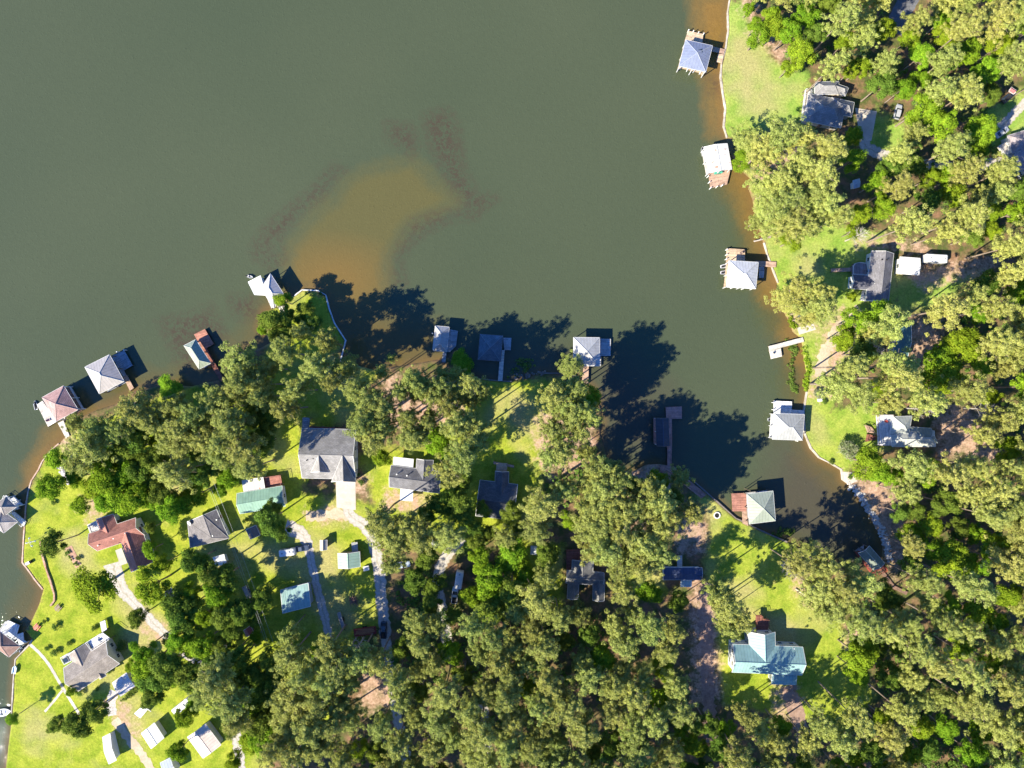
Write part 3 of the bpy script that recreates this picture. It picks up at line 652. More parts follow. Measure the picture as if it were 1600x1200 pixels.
# ------------------------------------------------------------ boathouses and docks
c_blue = metal_roof((0.23, 0.26, 0.36)); c_white = metal_roof((0.62, 0.62, 0.63)); c_pale = metal_roof((0.40, 0.40, 0.38))
sg = shingle((0.24, 0.23, 0.225)); WCAP = plain('ridge_cap', (0.5, 0.5, 0.48), 0.6)
sk = lambda rt, x, y, z: MB().box((P(x, y, z).x, P(x, y, z).y, z), (1.2, 1.1, 0.2), 0.25).build('skylight', GLASS, rt)
b1 = boathouse('slate blue hip-roofed boathouse with tan decks at the top right shore', ((1071.3, 62), (1113.5, 71.3), (1103, 112.5)), 'hip', 4.0, 2.0, c_blue, plain('ridge_cap', (0.35, 0.37, 0.42)),
  [dict(p=[(1075, 48), (1099, 53), (1097, 70), (1070, 63)], m=TANDECK), dict(p=[(1059, 105), (1062, 100.5), (1102, 112), (1100, 115.5)], m=TANDECK), dict(p=[(1112, 72), (1133, 77), (1131, 84), (1111, 80)], m=PINKDECK, n='gangway', z=0.364),
   dict(p=[(1122, 84), (1131, 85), (1128.5, 99), (1119.5, 96.5)], m=TANDECK, z=0.37)], deckmat=TANDECK)
sk(b1, 1094, 80, 5.3); pilings(b1, [(1075.5, 48), (1083, 49.5), (1091, 51.5), (1099, 53.5), (1064, 106), (1074, 109), (1084, 111), (1094, 113.5)])
b2 = boathouse('wide white boathouse roof with rust patches and a pinkish deck below', ((1099.7, 229.6), (1107.2, 270.3), (1143.8, 264.7)), 'gable', 3.8, 0.9, metal_roof((0.80, 0.78, 0.76), 0.25), WCAP,
  [dict(p=[(1106, 266), (1142, 262), (1136, 288), (1110, 294)], m=PINKDECK), dict(p=[(1098, 236), (1101, 235), (1108, 268), (1104, 269)], m=PALEDECK)], deckmat=PALEDECK)
pilings(b2, [(1106, 276), (1108, 285), (1110, 294), (1120, 292), (1128, 290)])
b3 = boathouse('bright white pyramid-roofed boathouse with an orange plank deck on its upper side', ((1139, 407), (1185, 409.7), (1181, 451.3)), 'hip', 4.0, 2.2, metal_roof((0.66, 0.66, 0.68)), WCAP,
  [dict(p=[(1135.3, 388), (1164, 389.6), (1164, 410), (1134.5, 410)], m=TANDECK), dict(p=[(1181, 407.5), (1213, 409), (1212.5, 417.5), (1181, 416)], m=PINKDECK, n='gangway', z=0.364),
   dict(p=[(1131.5, 443), (1135, 443), (1180, 448), (1180, 451.5), (1131, 448)], m=TANDECK, z=0.372), dict(p=[(1186, 417), (1194, 417.5), (1193, 434), (1186, 434)], m=GREYDECK, z=0.356)], deckmat=TANDECK)
pilings(b3, [(1135.5, 390), (1135, 398), (1134.5, 405), (1143, 450), (1160, 451.5)])
b6 = boathouse('light grey metal hip-roofed boathouse with a white L-shaped deck', ((1210, 646), (1257, 647.5), (1253.8, 688)), 'hip', 3.8, 2.0, c_pale, WCAP,
  [dict(p=[(1209, 626), (1237.5, 627.5), (1237, 648), (1208.5, 648)], m=WHITEDECK), dict(p=[(1237.5, 640), (1257, 641), (1256, 648), (1237, 648)], m=WHITEDECK, z=0.364, n='gangway'), dict(p=[(1205, 681), (1252, 685), (1252, 688.5), (1205, 684.5)], m=WHITEDECK, z=0.368)], deckmat=WHITEDECK)
pilings(b6, [(1208, 629), (1208, 640), (1245, 689), (1205, 684)])
b7 = boathouse('pale sage pyramid-roofed boathouse with a red brown deck on its left', ((1167, 772), (1208, 767), (1211.8, 813.8)), 'hip', 4.2, 2.2, metal_roof((0.32, 0.36, 0.29)), plain('ridge_cap', (0.42, 0.45, 0.38)),
  [dict(p=[(1143, 771), (1166, 770.5), (1166.5, 799), (1144.5, 799)], m=plank((0.42, 0.20, 0.15))), dict(p=[(1159.5, 799), (1167, 799), (1169, 822), (1160.5, 818)], m=PINKDECK, z=0.364, n='gangway')])
pilings(b7, [(1165, 764)], 4.5, POST, 0.1)
BD8 = plank((0.56, 0.26, 0.20))
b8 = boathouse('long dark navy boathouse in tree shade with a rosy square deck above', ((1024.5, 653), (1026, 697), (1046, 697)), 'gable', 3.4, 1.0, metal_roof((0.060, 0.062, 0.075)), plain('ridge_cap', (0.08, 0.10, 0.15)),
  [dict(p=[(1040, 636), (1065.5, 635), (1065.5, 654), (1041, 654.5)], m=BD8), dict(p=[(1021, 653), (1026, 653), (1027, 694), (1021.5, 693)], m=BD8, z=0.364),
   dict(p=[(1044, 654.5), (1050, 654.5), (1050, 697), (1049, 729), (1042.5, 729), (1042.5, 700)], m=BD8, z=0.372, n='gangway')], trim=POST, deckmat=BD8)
b9 = boathouse('grey roofed boathouse with right deck, half hidden by a shore pine', ((896, 527), (937, 527.5), (937, 572)), 'hip', 3.8, 2.0, metal_roof((0.46, 0.45, 0.43)), WCAP,
  [dict(p=[(937, 529), (954.5, 529.5), (954, 556), (937, 556)], m=GREYDECK), dict(p=[(912, 571), (920, 572), (919, 600), (909, 597)], m=PINKDECK, n='gangway', z=0.364), dict(p=[(936, 556), (939, 556), (939, 572), (936, 572)], m=GREYDECK, z=0.367)])
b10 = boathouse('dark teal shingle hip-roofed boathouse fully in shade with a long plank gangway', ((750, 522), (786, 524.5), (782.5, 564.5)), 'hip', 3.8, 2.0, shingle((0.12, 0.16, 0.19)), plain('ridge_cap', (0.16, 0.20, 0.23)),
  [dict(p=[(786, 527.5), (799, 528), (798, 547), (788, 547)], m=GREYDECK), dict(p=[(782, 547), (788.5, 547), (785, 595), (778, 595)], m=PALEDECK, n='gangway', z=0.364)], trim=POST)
b11 = boathouse('small grey hip-roofed boathouse with a pale slatted deck on the right', ((680, 509), (676, 547), (698, 549)), 'hip', 3.6, 1.6, metal_roof((0.42, 0.40, 0.38)), WCAP,
  [dict(p=[(700, 514), (715.5, 517), (712.5, 541), (703, 550), (677, 549), (678, 545), (698, 545)], m=GREYDECK), dict(p=[(692, 550), (698, 550), (696, 566), (690, 566)], m=GREYDECK, z=0.364, n='gangway')])
pilings(b11, [(676, 521)])
b12 = boathouse('grey hip-roofed boathouse with a white side canopy at the grassy point', ((422.5, 427.5), (443, 459), (428, 482)), 'hip', 3.8, 1.4, metal_roof((0.50, 0.46, 0.45)), WCAP,
  [dict(p=[(405, 438), (411, 434), (430, 478), (424, 482)], m=PALEDECK), dict(p=[(432, 476), (440, 470), (448, 484), (440, 490)], m=PALEDECK, n='gangway', z=0.364)], slip=False)
# the boathouse's white lean-to
F = [[P(387.5, 440.5, 3.0), P(397.5, 460.5, 3.0), P(415.5, 461.5, 3.3), P(407, 430.5, 3.3)]]; roof_slab(b12, F, [metal_roof((0.74, 0.74, 0.75)), TRIM, WCAP], 'side_canopy')
b13 = boathouse('narrow green hip-roofed boathouse with a red brown deck and gangway', ((287, 540), (311, 577), (329.5, 567.5)), 'hip', 3.6, 1.5, metal_roof((0.33, 0.38, 0.29)), plain('ridge_cap', (0.44, 0.48, 0.4)),
  [dict(p=[(303, 522.5), (320, 514), (334, 537.5), (322.5, 544), (316, 546)], m=plank((0.44, 0.20, 0.14))), dict(p=[(316, 546), (322.5, 544), (351, 594), (345, 597)], m=REDDECK, n='gangway', z=0.364)])
b14 = boathouse('large pinkish grey pyramid-roofed boathouse with a blue grey slatted deck', ((171, 554), (194, 596), (155.2, 615.5)), 'hip', 4.0, 2.2, metal_roof((0.44, 0.40, 0.38)), WCAP,
  [dict(p=[(175, 556), (194, 547.5), (207, 571), (188, 582)], m=plank((0.26, 0.30, 0.34))), dict(p=[(192, 588), (198, 586), (209, 606), (203, 611)], m=PINKDECK, n='gangway', z=0.364)])
pilings(b14, [(184, 550), (195, 547)])
b15 = boathouse('dusty rose hip-roofed boathouse with pale decks reaching out to the lake', ((65.5, 621), (99.5, 602.5), (122, 640)), 'hip', 4.0, 2.2, shingle((0.46, 0.28, 0.25)), plain('ridge_cap', (0.5, 0.34, 0.3)),
  [dict(p=[(57.5, 632.5), (66, 626), (90, 658), (75, 667)], m=PALEDECK), dict(p=[(101, 604), (107, 604), (128.5, 641), (121, 645)], m=BROWNDECK, z=0.355, rail=0.9), dict(p=[(90, 661), (99, 657), (108.5, 681), (103, 685)], m=PALEDECK, n='gangway', z=0.364)], deckmat=PALEDECK)
b16 = boathouse('taupe double hip-roofed boathouse with white railings at the left edge', ((-10, 790), (9, 776), (26, 792)), 'hip', 3.8, 1.6, shingle((0.33, 0.29, 0.26)), plain('ridge_cap', (0.4, 0.36, 0.32)),
  [dict(p=[(9, 773), (30, 790), (27, 797), (6, 780)], m=WHITEDECK, rail=1.0, railmat=WHITE), dict(p=[(18, 803), (22, 799), (41, 815), (37, 823)], m=WHITEDECK, n='gangway', z=0.364, rail=1.0, railmat=WHITE)], deckmat=WHITEDECK)
F, cor = wing_faces((-20, 815), (2, 797), (28, 815), 3.6, 1.5, 'hip'); roof_slab(b16, F, [shingle((0.36, 0.32, 0.29)), TRIM, plain('ridge_cap', (0.4, 0.36, 0.32))])
b17 = boathouse('brown shingle boathouse with a white upper deck at the lower left edge', ((-18, 1004), (0, 987), (32, 1010)), 'hip', 3.8, 1.5, shingle((0.36, 0.22, 0.17)), plain('ridge_cap', (0.4, 0.28, 0.22)),
  [dict(p=[(0, 986), (12, 969), (30, 977), (24, 1000)], m=WHITEDECK, rail=1.0, railmat=WHITE), dict(p=[(24, 992), (36, 988), (38, 1006), (30, 1008)], m=WHITEDECK, z=0.364)], deckmat=WHITEDECK)
b19 = boathouse('green metal gabled boathouse with a red railed deck at the creek end', ((1341, 864), (1365, 891), (1382.5, 880)), 'gable', 3.4, 1.0, metal_roof((0.20, 0.23, 0.19)), plain('ridge_cap', (0.4, 0.46, 0.4)),
  [dict(p=[(1335, 862), (1341, 860), (1368, 892), (1361, 897)], m=REDDECK, rail=0.9, railmat=plain('red_rail', (0.45, 0.06, 0.05))), dict(p=[(1362, 893), (1381, 883), (1385, 891), (1366, 899)], m=REDDECK, z=0.364, rail=0.9, railmat=plain('red_rail', (0.45, 0.06, 0.05))),
   dict(p=[(1374, 893), (1379, 890), (1398, 915), (1419, 925), (1416, 930), (1394, 919)], m=BROWNDECK, n='gangway', z=0.5)])
def dock(label, polys, mat, name='dock', cat='dock'):
    c0 = P(*polys[0][0][0]); root = tag(empty(name, (c0.x, c0.y, 0)), label, cat)
    for p, n in polys: deck(root, p, mat, 0.36 if n == 'deck' else 0.364, n)
    return root
d5 = dock('white L-shaped floating dock without a roof on the right shore', [([(1202, 548), (1220, 544), (1222, 557), (1204.7, 561)], 'deck'), ([(1201, 541), (1254.4, 527), (1256.5, 534), (1202, 548)], 'gangway')], PALEDECK)
bw = dock('red brown shore boardwalk along the creek seawall under the trees', [([(1030, 727), (1050, 727.5), (1104, 772.5), (1096, 779), (1062, 752), (1032, 737)], 'deck')], plank((0.46, 0.24, 0.18)), 'boardwalk', 'boardwalk')
# ------------------------------------------------------------ houses
dg = lambda c: plain('ridge_cap', sc(c, 1.05))
def H(c): return dict(roof=shingle(c), cap=dg(c))
def M(c): return dict(roof=metal_roof(c), cap=dg(c))
g1 = (0.29, 0.28, 0.28)
h1 = house('house', 'grey shingled house with three stepped hips beside the top right lawn', 'house', [dict(p=((1264, 146), (1322, 158), (1314, 200)), ze=3.4, rise=2.6, kind='hip', wall='cream', **H(g1)),
   dict(p=((1274, 128), (1311, 127), (1310, 147)), ze=3.4, rise=1.7, kind='hip', wall='cream', **H(g1)), dict(p=((1300, 152), (1335, 160), (1331, 183)), ze=3.4, rise=2.0, kind='hip', wall='cream', **H(g1)), dict(p=((1300, 128), (1326, 137), (1321, 150)), ze=3.4, rise=1.2, kind='hip', wall='cream', **H(g1))])
deck(h1, [(1257.5, 140), (1266, 141.5), (1260, 186), (1251, 188)], PALEDECK, 2.2, rail=0.9, railmat=WHITE, udir=Vector((0, 1, 0)))
g2 = (0.20, 0.19, 0.205)
h2 = house('house', 'dark charcoal shingled house with a curved back deck beside two white trailers', 'house', [dict(p=((1361.5, 392), (1353, 469), (1388, 473)), ze=3.6, rise=2.0, kind='gable', wall='white', **H(g2)),
   dict(p=((1332, 428.6), (1364, 431.5), (1363, 453.5)), ze=3.4, rise=1.3, kind='gable', wall='white', **H((0.12, 0.12, 0.15)))])
deck(h2, [(1334, 412), (1342, 410), (1353, 412), (1357, 430), (1331, 429), (1331, 416)], plank((0.30, 0.25, 0.25)), 1.6, rail=0.9, railmat=WHITE, bottom=0)
deck(h2, [(1299, 419.5), (1331, 418), (1331, 424), (1299, 425)], PINKDECK, 1.0, 'gangway', bottom=0); deck(h2, [(1347, 455), (1354, 456), (1354, 471), (1344, 469)], WHITEDECK, 1.2, 'porch', bottom=0, udir=Vector((0, 1, 0)))
vents(h2, [(1377.5, 406), (1385, 406)], 5.2, DARK)
g3 = (0.25, 0.28, 0.25)
h3 = house('house', 'sage grey metal-roofed house with white sun deck and stairs facing the creek', 'house', [dict(p=((1392, 673), (1460, 673), (1462, 698)), ze=3.6, rise=1.6, kind='hip', wall='white', **M((0.50, 0.50, 0.46))),
   dict(p=((1396, 651), (1425, 650), (1420, 679)), ze=3.9, rise=2.0, kind='hip', wall='white', **M((0.42, 0.44, 0.41))), dict(p=((1422, 667), (1455, 669), (1465, 692)), ze=3.7, rise=1.5, kind='hip', wall='white', **M(g3))])
deck(h3, [(1369, 648), (1396, 648), (1399, 697), (1372, 696)], WHITEDECK, 2.4, rail=0.95, railmat=plank((0.38, 0.22, 0.18)), udir=Vector((0, 1, 0)), bottom=0)
deck(h3, [(1351, 664), (1360, 667), (1368, 678), (1356, 676)], PINKDECK, 0.9, 'stairs', bottom=0, rail=0.8); deck(h3, [(1355, 678), (1368, 681), (1368, 686), (1352, 690)], REDDECK, 0.6, 'stairs', bottom=0, rail=0.8)
tl = (0.27, 0.43, 0.42)
h4 = house('house', 'large T-shaped house with a pale teal metal roof in the lower right yard', 'house', [dict(p=((1145, 1006.5), (1254.5, 1011), (1253, 1055)), ze=5.2, rise=2.8, kind='gable', wall='white', **M(tl)),
   dict(p=((1170, 987.5), (1171, 1030), (1212, 1030)), ze=5.2, rise=2.6, kind='gable', wall='white', **M(tl)), dict(p=((1207, 1052), (1245.5, 1053), (1244, 1070)), ze=4.0, rise=0.8, kind='hip', wall='white', **M(tl))])
deck(h4, [(1181, 961), (1190, 961), (1191, 967), (1201, 967.5), (1200, 986), (1181, 986)], REDDECK, 2.4, rail=0.9, bottom=0); vents(h4, [(1240, 1013)], 6.4, WHITE)
g5 = (0.31, 0.295, 0.285)
h5 = house('house', 'large grey shingled house with front gables above the pale concrete driveway', 'house', [dict(p=((472, 669), (556, 671), (556, 749)), ze=4.6, rise=3.8, kind='gable', wall='white', **H(g5))])
for (bx, by), (lx, ly), (rx, ry), zt in (((497.5, 712), (485.5, 738), (514.5, 738), 8.55), ((535, 712), (517.5, 753), (556, 753), 8.6)):
    zb = 4.85 if zt > 8.57 else 5.95; r0 = P(bx, by, zt); l = P(lx, ly, zb); r_ = P(rx, ry, zb); zr = zt - 0.15; f0 = P((lx + rx) / 2 - 0.5, ly - 1, zr)
    roof_slab(h5, [[r0, l, f0], [r0, f0, r_]], [shingle(g5), TRIM, dg(g5)], 'dormer_roof')
    mbg = MB(); mbg.face([l - Vector((-.3, -.3, .1)), r_ - Vector((.3, -.3, .1)), f0 - Vector((0, -.3, .3))]); lo = Vector((0, 0, -zb + .05))
    mbg.face([l + Vector((.3, .3, 0)) + lo, r_ + Vector((-.3, .3, 0)) + lo, r_ + Vector((-.3, .3, -.1)), l + Vector((.3, .3, -.1))]); mbg.build('gable_wall', SIDING['white'], h5)
deck(h5, [(474, 652), (484, 653), (483, 669), (473, 668)], plank((0.34, 0.36, 0.4)), 2.6, rail=0.9, bottom=0); deck(h5, [(484, 666), (538, 668), (538, 672), (484, 671)], REDDECK, 2.5, 'porch', bottom=0)
MB().box((P(482, 700, 5).x, P(482, 700, 5).y, 5), (0.2, 7.0, 0.6)).build('parapet', TRIM, h5); vents(h5, [(480, 719), (490, 716)], 7.4, DARK)
g6 = (0.19, 0.185, 0.20)
h6 = house('house', 'charcoal shingled cottage with a white front awning left of the shore clearing', 'house', [dict(p=((611, 727), (690, 737), (687, 771)), ze=3.0, rise=1.8, kind='gable', wall='white', **H(g6)),
   dict(p=((651, 717), (649, 748), (675, 750)), ze=3.0, rise=1.6, kind='gable', wall='white', **H(g6)), dict(p=((615, 714), (646, 717.5), (645, 731)), ze=2.8, rise=0.2, kind='flat', wall=None, trim=WHITE, **M((0.58, 0.58, 0.58))),
   dict(p=((626, 761), (645.5, 762.5), (644.5, 783)), ze=2.7, rise=0.2, kind='flat', wall=None, trim=WHITE, **M((0.80, 0.79, 0.76)))])
vents(h6, [(620, 741), (636, 743)], 4.6, WHITE)
g7 = (0.135, 0.14, 0.15)
h7 = house('house', 'dark slate blue house with a small wooden deck facing the central lawn', 'house', [dict(p=((750, 750), (809, 757), (802, 813)), ze=3.4, rise=2.4, kind='gable', wall='blue', **H(g7)),
   dict(p=((774, 736), (773, 780), (794, 781)), ze=3.4, rise=1.6, kind='gable', wall='blue', **H(g7))])
deck(h7, [(776, 723), (793, 724), (792, 737), (775, 736)], TANDECK, 1.6, rail=0.9, bottom=0); deck(h7, [(771, 721), (803, 727), (803, 731), (771, 725)], PINKDECK, 1.0, 'walkway', bottom=0)
g8 = (0.22, 0.215, 0.21)
h8 = house('house', 'blue grey house with red brown side deck below the central lawn', 'house', [dict(p=((886, 891), (944, 895), (942, 915)), ze=3.2, rise=1.4, kind='gable', wall='tan', **H(g8)), dict(p=((894, 875), (893, 900), (926, 901)), ze=3.2, rise=1.4, kind='gable', wall='tan', **H(g8)),
   dict(p=((888, 905), (886, 935), (903, 936)), ze=3.2, rise=1.1, kind='gable', wall='tan', **H(g8)), dict(p=((927, 905), (926, 938), (944, 939)), ze=3.2, rise=1.1, kind='gable', wall='tan', **H(g8))])
deck(h8, [(885, 859), (922, 857), (922, 876), (893, 876), (893, 893), (885, 893)], REDDECK, 1.2, rail=0.9, bottom=0)
h9 = house('mobile_home', 'long navy roofed single-wide home left of the creek lawn', 'mobile home', [dict(p=((1036, 887), (1097, 887), (1097, 906)), ze=3.0, rise=0.7, kind='gable', wall='white', **M((0.07, 0.09, 0.16))),
   dict(p=((1064, 907), (1081, 907), (1080.5, 917)), ze=2.5, rise=0.2, kind='flat', wall=None, **M((0.40, 0.52, 0.52)))])
deck(h9, [(1058, 868), (1066, 868), (1066, 888), (1058, 888)], PALEDECK, 1.0, bottom=0)
gr = (0.26, 0.42, 0.32)
h10 = house('house', 'green metal-roofed house with a rusty white porch roof beside the grey gabled house', 'house', [dict(p=((370, 771), (441, 759), (446, 791)), ze=3.2, rise=1.6, kind='gable', wall='white', **M(gr)),
   dict(p=((378, 751), (411, 745.5), (414, 764)), ze=3.0, rise=0.2, kind='flat', wall=None, roof=metal_roof((0.62, 0.60, 0.56), 0.15), cap=TRIM)])
deck(h10, [(411, 746), (438, 742), (441, 757), (414, 762)], plank((0.40, 0.17, 0.13)), 1.8, rail=0.9, bottom=0)
g11 = (0.235, 0.215, 0.215)
h11 = house('house', 'dark grey gabled house with a small satellite dish left of the green-roofed house', 'house', [dict(p=((316, 805), (337, 796), (358, 840)), ze=3.2, rise=0.5, kind='shed', wall=None, **H(g11)), dict(p=((293, 815), (297.5, 855), (356, 840)), ze=3.2, rise=0.3, kind='flat', wall=None, **H(g11))])
for ch in list(h11.children): bpy.data.objects.remove(ch)
zr = 5.0
A_, B_, C_, D_, R0, R1 = P(293, 815, 3.2), P(297, 856, 3.2), P(358, 841, 3.2), P(338, 796, 3.2), P(317, 805, zr), P(330, 840, zr - .4)
roof_slab(h11, [[A_, B_, R1], [A_, R1, R0], [B_, C_, R1], [C_, D_, R0], [C_, R0, R1]], [shingle(g11), TRIM, dg(g11)])
walls_for(h11, (P(295, 818, 3.1), P(300, 853, 3.1), P(355, 838, 3.1), P(336, 799, 3.1)), 3.1, 0, 'flat', SIDING['white'], True, inset=0.1)
vents(h11, [(333, 837), (339, 812)], 4.1, WHITE); MB().tube((P(296, 817, 3.6).x, P(296, 817, 3.6).y, 3.2), (P(296, 817, 3.6).x, P(296, 817, 3.6).y, 4.0), .05).tube((P(296, 817, 4).x, P(296, 817, 4).y, 3.95), (P(296, 817, 4).x - .1, P(296, 817, 4).y - .1, 4.15), .7, .75, n=12).build('satellite_dish', WHITE, h11)
r12 = (0.42, 0.185, 0.145)
h12 = house('house', 'brick red shingled house with a white lattice patio near the western lawn', 'house', [dict(p=((138, 834), (212, 809), (226, 836)), ze=3.2, rise=2.5, kind='gable', wall='white', **H(r12)),
   dict(p=((186, 838), (205, 894), (239, 878)), ze=3.2, rise=2.5, kind='gable', wall='white', **H(r12)), dict(p=((150, 811), (160, 838), (187, 830)), ze=3.2, rise=1.5, kind='gable', wall='white', **H(r12))])
deck(h12, [(137, 820), (151, 813), (156, 827), (142, 834)], PALEDECK, 2.6, 'pergola', rail=0.3, railmat=WHITE, bottom=0); vents(h12, [(178, 841), (154, 852), (205, 829)], 4.6)
deck(h12, [(180, 860), (190, 856), (199, 880), (188, 884)], CONCRETE, 0.15, 'patio', bottom=0, posts=False)
g13 = (0.34, 0.29, 0.245)
h13 = house('house', 'taupe shingled house with a white terrace in the lower left yard', 'house', [dict(p=((99, 1044), (165, 1000), (187, 1037)), ze=3.4, rise=2.6, kind='gable', wall='white', **H(g13)),
   dict(p=((108, 1022), (122, 1052), (150, 1033)), ze=3.4, rise=1.7, kind='gable', wall='white', **H(g13)), dict(p=((150, 1051), (156, 1061), (166, 1056)), ze=3.4, rise=0.7, kind='gable', wall='white', **H(g13))])
deck(h13, [(136, 1003), (160, 988), (173, 998), (146, 1016)], WHITEDECK, 2.8, 'terrace', rail=0.95, railmat=WHITE, bottom=0); deck(h13, [(97, 1026), (109, 1019), (115, 1031), (103, 1037)], WHITEDECK, 2.4, 'balcony', rail=0.95, railmat=WHITE, bottom=0)
deck(h13, [(156, 972), (164, 969), (167, 984), (159, 988)], WHITEDECK, 1.4, 'stairs', bottom=0)
h14 = house('house', 'mauve grey house with a white terrace at the right edge of the photo', 'house', [dict(p=((1574, 212), (1612, 200), (1620, 228)), ze=3.6, rise=2.0, kind='hip', wall='white', **H((0.36, 0.31, 0.33))), dict(p=((1584, 242), (1618, 224), (1640, 262)), ze=3.6, rise=2.0, kind='hip', wall='white', **H((0.36, 0.33, 0.36)))])
deck(h14, [(1558, 229), (1572, 221), (1584, 242), (1571, 250)], PALEDECK, 1.8, rail=0.9, railmat=WHITE, bottom=0)
h15 = house('house', 'teal roofed cottage mostly hidden under trees left of the red mulch strip', 'house', [dict(p=((1398, 512), (1424, 508), (1418, 560)), ze=3.2, rise=1.2, kind='gable', wall='grey', **M((0.10, 0.20, 0.19)))])
# ------------------------------------------------------------ sheds, garages and carports
def shed(label, p, roofm, ze=2.3, rise=0.8, kind='gable', wall='white', name='shed', cat='shed', wins=False, group=None, **k):
    return house(name, label, cat, [dict(p=p, ze=ze, rise=rise, kind=kind, wall=wall, windows=wins, **roofm, **k)], group)
s_a = shed('green-roofed garage beside the gravel track, single slope facing down', ((438, 922), (481.5, 911), (487, 945.5)), M((0.27, 0.42, 0.40)), 3.4, 1.2, 'shed', 'blue', 'garage', 'garage')
s_b = shed('small half green and half grey roofed barn with a porch beside the gravel drive', ((527.5, 864.5), (528.5, 888), (563, 885.5)), M((0.30, 0.44, 0.35)), 3.0, 1.4, wall='tan', name='barn', cat='barn')
deck(s_b, [(549, 848), (558.5, 847), (559.5, 862), (550, 863)], GREYDECK, 1.0, 'porch', bottom=0)
shed('tiny white-roofed shed left of the small green barn', ((500, 844), (500, 859.5), (511, 859)), H((0.52, 0.47, 0.42)), wall='brown')
shed('small white-roofed shed below the dark grey gabled house', ((332.5, 871), (350, 866), (355, 880)), M((0.74, 0.73, 0.72)), 2.4, .4)
s_c = shed('small dark striped gable shed below the green metal-roofed house', ((384, 827.5), (391, 843), (406.5, 836)), H((0.19, 0.17, 0.17)), 2.2, .9, wall='tan')
shed('small red-roofed shed on the grass beside the power line', ((380.5, 985), (386, 995.5), (396.5, 988)), M((0.46, 0.14, 0.13)), 2.0, .6, wall='brown')
shed('white gabled outbuilding right below the taupe house', ((175, 1067), (197.5, 1051), (211, 1072)), H((0.78, 0.70, 0.63)), 3.0, .5, wins=True, name='outbuilding', cat='outbuilding')
shed('bright white metal carport left of the pinkish workshop', ((241, 1129), (256.5, 1153), (236, 1170)), M((0.82, 0.80, 0.72)), 2.8, 0.6, name='carport', cat='carport')
shed('pinkish white metal workshop in the lower left corner woods', ((321, 1131), (345.5, 1164), (317, 1185)), M((0.72, 0.60, 0.52)), 3.2, 0.7, name='workshop', cat='workshop')
shed('purple brown roofed shed under the trees beside the gravel lane', ((257.5, 925), (268, 918), (276, 936)), H((0.24, 0.15, 0.16)), 2.6, .9, wall='green')
shed('pale roofed shed at the bottom left corner of the place', ((160, 1152), (172, 1146), (182, 1188)), M((0.62, 0.62, 0.60)), 2.8, 0.8)
shed('grey roofed shed cut by the bottom edge left of the pinkish workshop', ((250, 1192), (266, 1184), (278, 1206)), M((0.42, 0.46, 0.50)), 2.8, 0.8)
shed('small light blue metal shed under the pines on the right', ((1332.5, 282), (1343, 279), (1343.5, 292)), M((0.46, 0.56, 0.68)), 2.4, .4)
shed('small white shed under trees right of the dark slate blue house', ((829.5, 853), (839, 854), (838.5, 867)), M((0.62, 0.64, 0.66)), 2.3, .5)
shed('square white flat-roofed addition between the charcoal house and the long trailer', ((1406, 401), (1438, 403.5), (1436, 430)), M((0.78, 0.76, 0.73)), 3.0, .5, wins=True, name='trailer_home', cat='trailer home')
shed('small crimson-roofed shed near the right edge above the mauve house', ((1580, 136), (1588, 141), (1584, 147)), M((0.50, 0.16, 0.17)), 2.2, .4, wall='brown')
camper('long white travel trailer parked on the clay yard right of the charcoal house', 1456, 406, -3, 6.7, 2.5)
camper('white camper trailer under trees with a pale lower half, left of the workshop', 290, 1098, 38, 6.5, 2.3)
camper('white two-part camper trailer parked above the dense pines', 718, 903, 82, 5.4, 2.3)
# ------------------------------------------------------------ vehicles
tr = camper('white pickup camper parked on the gravel track head', 452, 861, 8, 5.0, 2.1, 2.0, name='camper_van', cat='camper van')
car('parked_car', 'silver grey car parked on the red soil right of the concrete drive', 'car', 1401, 176, 75, (0.42, 0.43, 0.45))
car('parked_car', 'silver car on the drive next to the mauve house', 'car', 1563, 208, 35, (0.55, 0.55, 0.56), kind='sedan')
car('parked_car', 'black car beside the crimson-roofed shed', 'car', 1573, 153, 40, (0.03, 0.03, 0.035))
car('parked_truck', 'pale blue pickup truck half under trees beside the gravel driveway', 'pickup truck', 628, 882, 10, (0.45, 0.52, 0.60), 5.4, 1.95, 'pickup')
car('parked_car', 'white car under trees at the head of the shaded gravel drive', 'car', 680, 846, 70, (0.66, 0.66, 0.65))
car('parked_truck', 'white pickup truck parked below the two-part camper trailer', 'pickup truck', 711, 929, 85, (0.66, 0.66, 0.65), 5.2, 1.9, 'pickup')
car('parked_car', 'dark blue car at the end of the gravel track behind the white camper van', 'car', 473, 856, 8, (0.07, 0.09, 0.14), 4.4, 1.8, 'sedan')
car('parked_truck', 'dark pickup truck parked in the shade beside the red trailer', 'pickup truck', 600, 983, 88, (0.04, 0.05, 0.06), 5.4, 1.95, 'pickup')
# ------------------------------------------------------------ boats and craft
boat('motor_boat', 'white motor boat stored on grass left of the red-roofed shed', 'boat', 345, 1014, 32, 5.4, 2.0, (0.62, 0.62, 0.60), z=0.1)
boat('motor_boat', 'blue and white motor boat moored at the bottom left seawall', 'boat', 4, 1112, 10, 6.2, 2.3, (0.55, 0.60, 0.68), windshield=True)
boat('rowing_boat', 'tiny white and blue rowing boat beached on the left seawall', 'boat', 25, 1045, 80, 2.6, 1.3, (0.60, 0.70, 0.74), z=0.0, windshield=False, motor=False, seats=False)
boat('kayak', 'green kayak lying across the pinkish boathouse deck', 'kayak', 1122, 271, 8, 2.6, 0.8, (0.08, 0.40, 0.30), z=0.36, windshield=False, motor=False, seats=False)
boat('motor_boat', 'small white boat docked in the slip right of the bright white boathouse', 'boat', 1189, 425, 88, 3.6, 1.4, (0.70, 0.71, 0.72))
